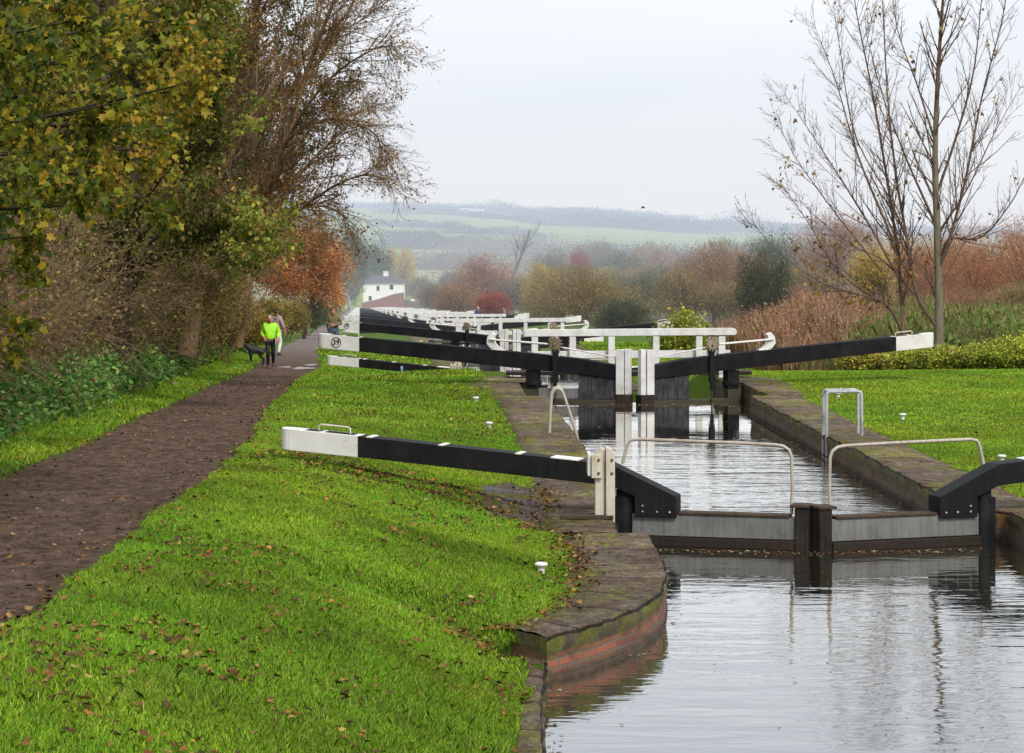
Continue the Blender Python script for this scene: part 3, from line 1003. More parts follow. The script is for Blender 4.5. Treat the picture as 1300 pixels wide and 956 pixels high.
def beam_parts(root, mx, s_end, zt_end, zb_end, s_w, body, hw, white, black):
    """balance beam running from s_end (tail) inwards along `body`; its painted tail, slots and handle.
    zt/zb are heights at the tail; body is the polygon of the dark part from s_w inwards."""
    bb = MB(); bb.prism_xz(body, -hw, hw)
    beam = bb.build('balance_beam', black, root, mx, bevel=.008)
    k = (s_w - s_end)
    zt_w, zb_w = body[0][1], body[-1][1]
    # white tail with a rounded nose
    t = MB()
    nose = [(s_end + hw - hw * math.sin(a) * 1.0, hw * math.cos(a)) for a in np.linspace(0, PI, 9)]
    plan = [(s_w - .003, hw + .003)] + [(x, y * 1.01) for x, y in nose] + [(s_w - .003, -hw - .003)]
    n = len(plan)
    zt = lambda x: zt_end + (zt_w - zt_end) * (x - s_end) / k
    zb = lambda x: zb_end + (zb_w - zb_end) * (x - s_end) / k
    vs = [(x, y, zb(x) - .002) for x, y in plan] + [(x, y, zt(x) + .002) for x, y in plan]
    fs = [tuple(range(n)), tuple(range(2 * n - 1, n - 1, -1))] + [(i, (i + 1) % n, (i + 1) % n + n, i + n) for i in range(n)]
    t.add(vs, fs)
    tail = t.build('painted_tail', white, beam, mx, bevel=.006)
    return beam, tail, zt, zb


def handle(beam, mx, s0, s1, z0, z1, mat, y=.0):
    mb = MB()
    hgt = .085
    mb.tube([(s0, y, z0 - .01), (s0, y, z0 + hgt * .8), (s0 + .03, y, z0 + hgt), (s1 - .03, y, z1 + hgt), (s1, y, z1 + hgt * .8), (s1, y, z1 - .01)], .013, 7)
    return mb.build('handle', mat, beam, mx)


def top_gate(name, mx, far=False):
    """upper gate leaf with steel beam; origin at the heel, x towards the mitre"""
    g = empty(name)
    black, white = M['black_paint'], M['white_paint']
    hw = .15
    body = [(-3.45, .865), (-.16, .590), (.66, .215), (.66, -.045), (.14, -.045), (.14, .20), (-.16, .325), (-3.45, .600)]
    beam, tail, zt, zb = beam_parts(g, mx, -4.52, .945, .68, -3.45, body, hw, white, black)
    # open slots between the beam's two cheeks, seen from above
    for a, b in ((-4.18, -3.98), (-3.92, -3.52), ):
        mb = MB(); mb.add([(a, -.10, zt(a) + .006), (b, -.10, zt(b) + .006), (b, .10, zt(b) + .006), (a, .10, zt(a) + .006)], [(0, 1, 2, 3)])
        mb.build('slot', M['black_timber'], tail, mx)
    for s, l_ in ((-3.30, .07), (-2.35, .07), (-1.35, .07), (-.75, .36)):
        z = .865 + (.590 - .865) * (s + 3.45) / 3.29
        mb = MB(); mb.obox((s, 0, z + .003), (1, 0, -.08), (0, 1, 0), (0, 0, 1), l_, hw * 2 + .01, .012)
        mb.build('cross_tie', white, beam, mx)
    handle(beam, mx, -4.02, -3.60, zt(-4.02), zt(-3.6), M['cream_steel'])
    for s, z in ((.24, .02), (.24, .09), (.42, .02), (.58, .02)):
        mb = MB(); mb.ball((s, -hw - .004, z), .014, 5)
        mb.build('bolt', M['galv'], beam, mx)
    # steel skin, lower timbers, worn top plank
    mb = MB(); mb.box(.10, 2.113, -.105, .105, -.275, -.012)
    mb.build('gate_panel', M['grey_steel'], g, mx, bevel=.006)
    mb = MB(); mb.box(.08, 2.113, -.15, .13, -.40, -.285); mb.box(.08, 2.113, -.125, .12, -1.9, -.402)
    mb.build('lower_timber', M['wet_timber'], g, mx, bevel=.01)
    mb = MB(); mb.box(.68, 2.05, -.12, .13, -.009, .022)
    mb.build('top_plank', M['worn_timber'], g, mx, bevel=.006)
    mb = MB(); mb.box(2.115, 2.285, -.13, .13, -1.9, .115)
    p = mb.build('mitre_post', M['post_timber'], g, mx, bevel=.012)
    mb = MB(); mb.box(2.06, 2.30, -.15, .145, .118, .155)
    mb.build('post_cap', M['worn_timber'], p, mx, bevel=.01)
    mb = MB(); mb.lathe([(.13, -1.9), (.13, .26), (.10, .30)], (-.0, .02, 0), 14); mb.box(-.14, .075, -.10, .14, -1.9, .18)
    mb.build('heel_post', M['black_timber'], g, mx)
    # tubular hand rail
    mb = MB()
    y = .06
    mb.tube([(2.05, y, 0.02), (2.06, y, .35), (2.05, y, .72), (2.02, y, .80), (1.95, y, .845), (1.85, y, .86), (1.2, y, .875), (.5, y, .885), (.12, y, .89), (.03, y, .87), (.0, y, .82), (-.06, y, .58)], .021, 8)
    mb.build('hand_rail', M['rail_tube'], g, mx)
    return g


def bottom_gate(name, mx, number=None):
    """lower gate leaf with timber beam and rack paddle gear"""
    g = empty(name)
    black, white = M['black_timber'], M['white_paint']
    hw = .17
    body = [(-4.05, .985), (0.0, .675), (1.15, .565), (2.02, .42), (2.02, .14), (1.15, .23), (0.0, .315), (-4.05, .665)]
    beam, tail, zt, zb = beam_parts(g, mx, -5.08, 1.065, .745, -4.05, body, hw, white, black)
    for a, b in ((-4.75, -4.5), (-4.42, -4.1)):
        mb = MB(); mb.add([(a, -.11, zt(a) + .006), (b, -.11, zt(b) + .006), (b, .11, zt(b) + .006), (a, .11, zt(a) + .006)], [(0, 1, 2, 3)])
        mb.build('slot', M['black_timber'], tail, mx)
    handle(beam, mx, -4.55, -4.12, zt(-4.55), zt(-4.12), M['cream_steel'])
    if number:
        s = -4.60 if mx > 0 else -4.60
        zc = (zt(s) + zb(s)) / 2
        mb = MB(); mb.disc_y((s * 1.0, -hw - .006, zc), .105, .120, -.004, .004, 28)
        d = mb.build('number_ring', M['black_paint'], tail, mx)
        me = text_mesh(number, .17)
        for v in me.vertices:
            v.co = (v.co.x + s * mx, v.co.y - hw - .007, v.co.z + zc)
        link('number', me, M['black_paint'], tail)
    # planked panel by the mitre, sill timbers, open bay by the heel
    mb = MB(); mb.box(1.06, 2.02, -.13, .11, -.325, .24)
    mb.build('gate_panel', M['panel_timber'], g, mx, bevel=.006)
    mb = MB(); mb.box(.12, 2.0, -.165, .12, -.46, -.33); mb.box(.12, 2.0, -.14, .12, -2.2, -.462)
    mb.build('lower_timber', M['mossy_timber'], g, mx, bevel=.012)
    if mx > 0:
        mb = MB(); mb.box(.14, 1.055, -.11, .05, -.30, -.10)
        mb.build('low_plank', M['grey_steel'], g, mx, bevel=.006)
    mb = MB(); mb.box(1.93, 2.105, -.215, -.035, -.20, .79); mb.box(2.125, 2.245, -.20, -.02, -.20, .80)
    mb.build('mitre_board', M['white_worn'], g, mx, bevel=.008)
    mb = MB(); mb.box(1.935, 2.24, -.2, .12, -2.2, -.203)
    mb.build('mitre_post', M['wet_timber'], g, mx, bevel=.01)
    mb = MB(); mb.box(-.15, .13, -.14, .14, -.10, .30); mb.lathe([(.19, -.02), (.19, .05), (.17, .06)], (0, 0, 0), 12)
    mb.build('heel_post', M['black_timber'], g, mx, bevel=.01)
    mb = MB(); mb.box(-.20, .118, -.12, .12, -2.2, -.103)
    mb.build('post_foot', M['mossy_timber'], g, mx, bevel=.01)
    # paddle gear: rack and its housing, crescent guard, windlass shafts
    pg = MB(); pg.box(.50, .62, -.27, -.175, .05, .90); pg.box(.525, .595, -.265, -.20, -.12, .05)
    p = pg.build('paddle_gear', M['black_paint'], g, mx, bevel=.008)
    mb = MB(); mb.tube([(.56, -.23, -.12), (.56, -.23, -1.0)], .022, 6)
    mb.build('rack_rod', M['worn_timber'], p, mx)
    mb = MB()
    zc = .90
    mb.disc_y((.56, -.24, zc), .02, .12, -.05, .05, 16)
    for a in range(12):
        t = a * PI / 6
        mb.obox((.56 + .135 * math.cos(t), -.24, zc + .135 * math.sin(t)), (math.cos(t), 0, math.sin(t)), (0, 1, 0), (-math.sin(t), 0, math.cos(t)), .05, .08, .035)
    mb.tube([(.56, -.34, zc), (.56, -.1, zc)], .03, 8)
    mb.disc_y((.49, -.24, zc + .09), .015, .07, -.06, .06, 12)
    mb.build('gear_wheel', M['cast_iron'], p, mx)
    mb = MB()
    arch = [(.44 + .0, .62)] + [(.44 + .10 - .10 * math.cos(a), .93 + .13 * math.sin(a)) for a in np.linspace(0, PI, 9)] + [(.64, .62)]
    mb.prism_xz(arch, -.165, -.12)
    mb.build('gear_plate', M['white_worn'], p, mx, bevel=.006)
    # crescent shaped white bracket on the beam
    mb = MB(); mb.prism_xz([(-.865, 1.085), (-.97, 1.128), (-1.058, 1.03), (-1.078, .88), (-.985, .775), (-.745, .722), (-.70, .745), (-.82, .815), (-.895, .90), (-.90, 1.01)], -.07, .07)
    mb.box(-.98, -.66, -.085, .085, .722, .752)
    mb.build('gear_bracket', M['white_paint'], p, mx, bevel=.006)
    mb = MB(); mb.tube([(-1.0, -.10, .985), (-.90, -.10, .97), (-.3, -.17, .935), (.42, -.23, .89)], .024, 7)
    mb.build('windlass_shaft', M['white_paint'], p, mx)
    mb = MB(); mb.tube([(.66, -.22, .83), (1.96, -.13, .61)], .016, 6)
    mb.build('drive_rod', M['white_worn'], p, mx)
    return g


def foot_bridge(name):
    """timber footbridge over the lock tail; origin at the chamber's centre, deck at coping level"""
    g = empty(name)
    W = M['white_worn']
    mb = MB(); mb.box(-2.85, 2.85, .0, .75, .06, .14)
    mb.build('deck', M['wet_timber'], g, bevel=.01)
    for y in (.06,):
        mb = MB()
        mb.prism_xz([(-2.42, .955), (2.42, .985), (2.48, 1.0), (2.50, 1.06), (2.46, 1.13), (2.38, 1.15), (-2.40, 1.115), (-2.46, 1.06)], y - .07, y + .07)
        mb.build('hand_rail', W, g, bevel=.008)
        mb = MB(); mb.prism_xz([(-2.36, .44), (2.36, .46), (2.36, .63), (-2.36, .61)], y + .072, y + .12)
        mb.build('middle_rail', W, g, bevel=.006)
        for x in (-2.2, -1.32, -.42, .62, 1.62, 2.15):
            mb = MB(); mb.box(x - .075, x + .075, y - .06, y + .066, .145 if abs(x) < 2 else -.45, .955)
            mb.build('post', W, g, bevel=.008)
    return g


def mooring_bollard(name):
    g = empty(name)
    mb = MB(); mb.lathe([(.075, -.1), (.062, .0), (.055, .04), (.058, .11), (.07, .135)], n=16)
    mb.build('stem', M['white_worn'], g)
    mb = MB(); mb.lathe([(.05, .128), (.095, .138), (.108, .158), (.104, .182), (.075, .196), (.001, .2)], n=18)
    mb.build('cap', M['white_paint'], g)
    return g


GATE_TILT = R(17.3)


def place_leaf(o, k, kind, side):
    """stand a leaf in lock k; side -1 towpath, +1 lawn"""
    y = (31.2 if kind == 'top' else 56.3) + LOCK_DY * k
    c = float(cline(np.array([y]))[0])
    w = 2.2 if kind == 'top' else 2.2
    o.location = (c + side * w, y, LOCK_DZ * k)
    a = AXA
    o.rotation_euler = (0, 0, a - GATE_TILT if side < 0 else a + GATE_TILT)


def build_gates():
    """make one leaf of each kind, then copy it down the flight"""
    protos = {('top', -1): top_gate('lock_gate', 1), ('top', 1): top_gate('lock_gate', -1),
              ('bottom', -1): bottom_gate('lock_gate', 1, '39'), ('bottom', 1): bottom_gate('lock_gate', -1)}
    kmap = {}
    for o in bpy.data.objects:
        if o.parent: kmap.setdefault(o.parent.name, []).append(o)
    kf = lambda o: kmap.get(o.name, [])

    def kf2(o):
        # originals only: copies are made from the prototypes
        return kmap.get(o.name, [])
    lab = {('top', -1): 'nearest gate leaf, left half: grey panel under a cranked black steel beam with white end',
           ('top', 1): 'nearest gate leaf, right half: grey panel with cranked beam running out of the picture',
           ('bottom', -1): 'gate leaf whose long beam has the white end numbered 39',
           ('bottom', 1): 'gate leaf with long beam reaching the shrubs, right half of second gates'}
    lab2 = {('top', -1): 'lower gate leaf whose beam lies under the beam numbered 39, behind the thin blue post',
            ('top', 1): 'gate leaf of the second lock, right half, hidden behind the numbered beam gates',
            ('bottom', -1): 'gate leaf with the second white numbered beam end, just beyond beam 39',
            ('bottom', 1): 'gate leaf whose white beam tip shows just over the timber footbridge rail'}
    for k in range(NLOCK - 1, -1, -1):
        for (kind, side), pr in protos.items():
            o = pr if k == 0 else copy_tree(pr, None, kf2, SMALL if k > 2 else ())
            place_leaf(o, k, kind, side)
            if k in (1, 2) and kind == 'bottom' and side < 0:
                # the next locks carry their own numbers
                for b in [c for c in COL.objects if c.parent == o]:
                    for t in [c for c in COL.objects if c.parent == b]:
                        for n_ in [c for c in COL.objects if c.parent == t and c.name.startswith('number') and not c.name.startswith('number_ring')]:
                            if k == 1:
                                me = text_mesh('38', .17)
                                src = n_.data
                                cx = sum((v.co.x for v in src.vertices)) / len(src.vertices)
                                cz = sum((v.co.z for v in src.vertices)) / len(src.vertices)
                                for v in me.vertices:
                                    v.co = (v.co.x + cx, v.co.y - .17 - .007, v.co.z + cz)
                                me.materials.append(M['black_paint'])
                                n_.data = me
                            else:
                                bpy.data.objects.remove(n_)
            if k == 0:
                tag(o, lab[(kind, side)], 'lock gate')
            elif k == 1:
                tag(o, lab2[(kind, side)], 'lock gate')
            else:
                half = 'towpath' if side < 0 else 'lawn'
                tag(o, 'black and white %s gate leaf, %s side, at a lock farther down the flight' % ('upper' if kind == 'top' else 'lower', half), 'lock gate',
                    '%s gates on the %s side down the flight' % ('upper' if kind == 'top' else 'lower', half))
    # footbridges over the tails
    fb = foot_bridge('foot_bridge')
    kmap.clear()
    for o in bpy.data.objects:
        if o.parent == fb: kmap.setdefault(fb.name, []).append(o)
    for k in range(NLOCK - 1, -1, -1):
        o = fb if k == 0 else copy_tree(fb, None, kf2)
        y = 58.4 + LOCK_DY * k
        o.location = (float(cline(np.array([y]))[0]) + .12, y, LOCK_DZ * k)
        o.rotation_euler = (0, 0, AXA)
        if k == 0:
            tag(o, 'white timber footbridge with rails and posts just behind the second gates', 'footbridge')
        elif k == 1:
            tag(o, 'second white timber footbridge, left of and beyond the nearest one', 'footbridge')
        else:
            tag(o, 'white timber footbridge crossing a lock farther down the flight', 'footbridge', 'footbridges farther down the flight')
    # white strap posts beside the upper gates
    def strap_post():
        g = empty('gate_post')
        mb = MB(); mb.prism_xz([(-.115, -.04), (.0, -.04), (.0, .80), (-.045, .82), (-.115, .74)], -.10, .16)
        mb.build('upright', M['cream_steel'], g, bevel=.008)
        mb = MB(); mb.prism_xz([(.012, -.08), (.122, -.08), (.122, .75), (.08, .81), (.012, .83)], -.16, .16)
        mb.build('upright', M['cream_steel'], g, bevel=.008)
        mb = MB(); mb.box(-.16, -.035, -.15, -.103, .46, .74)
        mb.build('clamp_plate', M['cream_steel'], g, bevel=.005)
        mb = MB(); mb.box(-.205, -.165, -.11, .3, .48, .75)
        mb.build('clamp_block', M['white_paint'], g, bevel=.01)
        for z in (.52, .68):
            for x, y in ((-.075, -.155), (.085, -.165)):
                mb = MB(); mb.ball((x, y, z), .018, 5); mb.build('bolt', M['rust'], g)
        mb = MB(); mb.box(-.52, .10, -.22, .1, -.03, .012)
        mb.build('base_plate', M['worn_timber'], g, bevel=.005)
        return g
    sp = strap_post()
    kmap.clear()
    for o in bpy.data.objects:
        if o.parent == sp: kmap.setdefault(sp.name, []).append(o)
    for k in range(4, -1, -1):
        o = sp if k == 0 else copy_tree(sp, None, kf2)
        y = 30.55 + LOCK_DY * k
        o.location = (1.12 + LOCK_DX * k, y, LOCK_DZ * k + .03)
        o.rotation_euler = (0, 0, 0)
        if k == 0: tag(o, 'white steel upright post clamping the nearest black beam', 'post')
        elif k == 1: tag(o, 'small white upright post on the low beam under beam 39', 'post')
        else: tag(o, 'white upright post at an upper gate farther down the flight', 'post', 'strap posts down the flight')


def build_furniture():
    b = mooring_bollard('mooring_bollard')
    kids = [o for o in bpy.data.objects if o.parent == b]
    spots = [(687, 729, 'white mushroom bollard on the near grass bank above the wing wall', None),
             (621, 544, 'white bollard on the left lawn halfway along the chamber coping', None),
             (604, 511, 'small white bollard in the left lawn nearest to the low beam', None),
             (1146, 533, 'white bollard in the middle of the right lawn', None),
             (1272, 587, 'white bollard right behind the right hand cranked beam', None),
             (1064, 505, 'white bollard behind the four legged railing on the right lawn', None),
             (529, 455, 'tiny white bollard on the grass between the two left hand beams', None)]
    for i, (px, py, lab, g) in enumerate(spots):
        # walk down the sight line until it meets the ground
        Y = 12.0
        for Y in np.arange(12, 130, .1):
            p = at(px, py, Y)
            if hz(p.x, p.y) >= p.z: break
        o = b if i == 0 else b.copy()
        if i:
            COL.objects.link(o)
            for c_ in kids:
                d = c_.copy(); COL.objects.link(d); d.parent = o
        p = at(px, py, Y)
        o.location = (p.x, p.y, hz(p.x, p.y) - .01)
        o.rotation_euler = (0, 0, i * .7)
        s = .62
        o.scale = (s, s, s)
        tag(o, lab, 'bollard')
    # ladder hoops over the left coping
    g = empty('lock_ladder', (.66, 42.9, 0)); tag(g, 'pale tubular ladder hoops bending over the left coping into the water', 'ladder')
    for dy in (0, .42):
        mb = MB()
        mb.tube([(-.02, dy, .0), (0, dy, .45), (.02, dy, .66), (.07, dy, .74), (.13, dy, .76), (.19, dy, .72), (.24, dy, .6), (.42, dy, .05), (.46, dy, -.12), (.46, dy, -1.2)], .026, 8)
        mb.build('side_rail', M['rail_tube'], g)
    for z in (-.15, -.45, -.75):
        mb = MB(); mb.tube([(.46, 0, z), (.46, .42, z)], .016, 6); mb.build('rung', M['galv'], g)
    # four legged hoop on the right coping
    p = at(1038, 541, 45.3)
    c = float(cline(np.array([42.5]))[0]) + 2.1
    g = empty('ladder_rail', (c, 42.4, 0)); tag(g, 'peeling galvanised four legged hand rail standing on the right coping', 'railing')
    for dy in (0, .45):
        mb = MB()
        mb.tube([(.00, dy, -1.0), (.0, dy, .68), (.02, dy, .72), (.05, dy, .735), (.52, dy, .74), (.57, dy, .73), (.585, dy, .69), (.59, dy, .0)], .027, 8)
        mb.build('hoop', M['galv'], g)
    for x in (.03, .56):
        mb = MB(); mb.tube([(x, 0, .735), (x, .45, .735)], .02, 6); mb.build('cross_bar', M['galv'], g)
    # thin blue post by the low beam
    p = at(510, 478, 75.6)
    z = hz(p.x, p.y)
    g = empty('marker_post', (p.x, p.y, z)); tag(g, 'thin pale blue post standing in the grass before the low left beam', 'post')
    mb = MB(); mb.tube([(0, 0, -.2), (0, 0, .58)], .035, 8); mb.build('stem', M['blue_paint'], g)
    mb = MB(); mb.lathe([(.035, .58), (.042, .60), (.03, .63), (.001, .64)], n=8); mb.build('cap', M['blue_paint'], g)
    # brick apron round the beam's heel
    ap = [(-.65, 31.4), (-.2, 30.2), (.35, 29.5), (.44, 29.3), (.44, 34.0), (.40, 35.4), (-.15, 35.0), (-.55, 33.8), (-.8, 32.5)]
    pts = []
    for i in range(len(ap)):
        a, b_ = Vector(ap[i]), Vector(ap[(i + 1) % len(ap)])
        for t in np.linspace(0, 1, 6, endpoint=False):
            q = a + (b_ - a) * t
            pts.append((q.x + (random.random() - .5) * .08, q.y + (random.random() - .5) * .1))
    me = bpy.data.meshes.new('paving')
    cx, cy = .1, 32.2
    rings = 5
    vs = []; n = len(pts)
    for r_ in range(1, rings + 1):
        for x, y in pts:
            xx, yy = cx + (x - cx) * r_ / rings, cy + (y - cy) * r_ / rings
            vs.append((xx, yy, max(hz(xx, yy) + .012, .004) if r_ < rings else hz(xx, yy) - .03))
    vs.append((cx, cy, max(hz(cx, cy) + .012, .004)))
    fs = [(len(vs) - 1, i, (i + 1) % n) for i in range(n)]
    for r_ in range(rings - 1):
        fs += [(r_ * n + i, (r_ + 1) * n + i, (r_ + 1) * n + (i + 1) % n, r_ * n + (i + 1) % n) for i in range(n)]
    me.from_pydata(vs, [], fs); me.update()
    tag(link('paving', me, M['apron']), kind='structure')
    # puddles on the towpath
    for (px, py, Y, a, b_) in ((385, 469, 79.5, .34, .6), (362, 466, 82, .22, .45), (395, 463, 84, .2, .5)):
        p = at(px, py, Y)
        vs = []
        for k in range(22):
            t = k * 2 * PI / 22
            rr = 1 + .25 * math.sin(3 * t + px) + .12 * math.sin(7 * t)
            vs.append((p.x + a * rr * math.cos(t), p.y + b_ * rr * math.sin(t)))
        zz = max(hz(x, y) for x, y in vs) - .004
        me = bpy.data.meshes.new('puddle')
        me.from_pydata([(x, y, zz + .006) for x, y in vs], [], [tuple(range(22))]); me.update()
        tag(link('puddle', me, M['puddle']), kind='structure')


# ------------------------------------------------------------------ grass and litter
def outside_path(X, Y):
    wob = .14 * vnoise(X, Y, 1.7, 8) + .10 * vnoise(X, Y, .7, 9)
    return np.maximum(xl(Y) - X, X - xr(Y)) + wob


def on_grass(X, Y, m=.03):
    cw = np.where(Y < 29, np.interp(Y, [6, 21.6, 22.4, 25, 28.5], [.14, .14, .55, 1.0, 1.0]), 1.08)
    e = left_inner(Y) - cw
    e2 = np.where(Y < 31.5, 7.0, cline(Y) + 3.12)
    jit = .16 * vnoise(X, Y, .7, 21) + .10 * vnoise(X, Y, .25, 22)
    left = (X < e + jit) & (outside_path(X, Y) > m + .10 * vnoise(X, Y, .4, 23))
    right = X > e2 + jit
    apron = (((X - .05) / .50) ** 2 + ((Y - 32.3) / 1.9) ** 2 < 1 + .9 * vnoise(X, Y, .6, 24))
    return (left | right) & ~apron


def blades(regions, rg):
    Vs, Cs = [], []
    for (x0, x1, y0, y1, dens, hgt, wid, pal) in regions:
        n = int((x1 - x0) * (y1 - y0) * dens)
        X = rg.uniform(x0, x1, n); Y = rg.uniform(y0, y1, n)
        # only what the frame can see, with a margin
        px = X / Y * F + HX
        ok = (px > -160) & (px < 1460)
        X, Y = X[ok], Y[ok]
        ok = on_grass(X, Y)
        thin = vnoise(X, Y, .8, 31) + .6 * vnoise(X, Y, .3, 32)
        ok &= thin > -.74 + .2 * rg.random(len(X))
        X, Y = X[ok], Y[ok]
        n = len(X)
        if not n: continue
        Z = h(X, Y)
        tuft = .7 * vnoise(X, Y, .55, 33) + .5 * vnoise(X, Y, 2.2, 34)
        H = hgt * np.clip(1 + .7 * tuft, .4, 1.7) * rg.uniform(.55, 1.3, n)
        a = rg.uniform(0, 2 * PI, n)
        lean = H * rg.uniform(.2, .95, n)
        la = a + rg.normal(0, .8, n)
        w = wid * rg.uniform(.7, 1.3, n)
        bx, by = np.cos(a + PI / 2) * w, np.sin(a + PI / 2) * w
        lx, ly = np.cos(la) * lean, np.sin(la) * lean
        P0 = np.stack([X - bx, Y - by, Z - .01], 1); P1 = np.stack([X + bx, Y + by, Z - .01], 1)
        P2 = np.stack([X + bx * .7 + lx * .4, Y + by * .7 + ly * .4, Z + H * .62], 1)
        P3 = np.stack([X + lx, Y + ly, Z + H * .92], 1)
        P4 = np.stack([X - bx * .7 + lx * .4, Y - by * .7 + ly * .4, Z + H * .62], 1)
        V = np.stack([P0, P1, P2, P3, P4], 1)
        tone = 1 + .5 * vnoise(X, Y, 1.4, 35) + .35 * vnoise(X, Y, .35, 36)
        yel = np.clip(.5 + 1.5 * vnoise(X, Y, 2.6, 37) + .9 * vnoise(X, Y, .9, 38), 0, 1)[:, None]
        dul = .45 * np.clip(1.6 * vnoise(X, Y, 1.1, 39) + .8 * vnoise(X, Y, .4, 40) - .25, 0, 1)[:, None]
        c = pick(pal, n, rg, .26, .08) * np.clip(tone, .5, 1.6)[:, None]
        c = c * (1 + yel * np.array([.16, .05, .10]) - (1 - yel) * np.array([.12, 0, 0]))
        c = c * (1 - dul) + dul * np.array([.13, .12, .035]) * rg.normal(1, .3, (n, 1))
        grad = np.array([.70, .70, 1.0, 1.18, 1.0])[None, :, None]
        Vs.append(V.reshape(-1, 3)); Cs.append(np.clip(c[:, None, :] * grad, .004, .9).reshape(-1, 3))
    V = np.concatenate(Vs); C = np.concatenate(Cs)
    n = len(V) // 5
    f = (np.array([0, 1, 2, 3, 4])[None] + (np.arange(n) * 5)[:, None])
    return np_mesh('grass', V, f.ravel(), np.arange(n) * 5, False, C)


GRASS_PAL = [((.20, .37, .018), 5), ((.28, .45, .026), 4), ((.13, .26, .016), 2.4), ((.40, .48, .06), 1.8), ((.38, .30, .12), .6)]
LAWN_PAL = [((.24, .40, .02), 5), ((.32, .48, .028), 4), ((.17, .30, .018), 1.6), ((.42, .47, .07), 1.4)]
DRY_PAL = [((.22, .19, .07), 3), ((.30, .24, .11), 3), ((.12, .15, .03), 3), ((.17, .12, .05), 2)]
LITTER_PAL = [((.19, .085, .022), 4), ((.12, .055, .016), 5), ((.27, .14, .04), 2.5), ((.36, .23, .08), 1), ((.065, .034, .014), 4), ((.36, .12, .025), .5)]


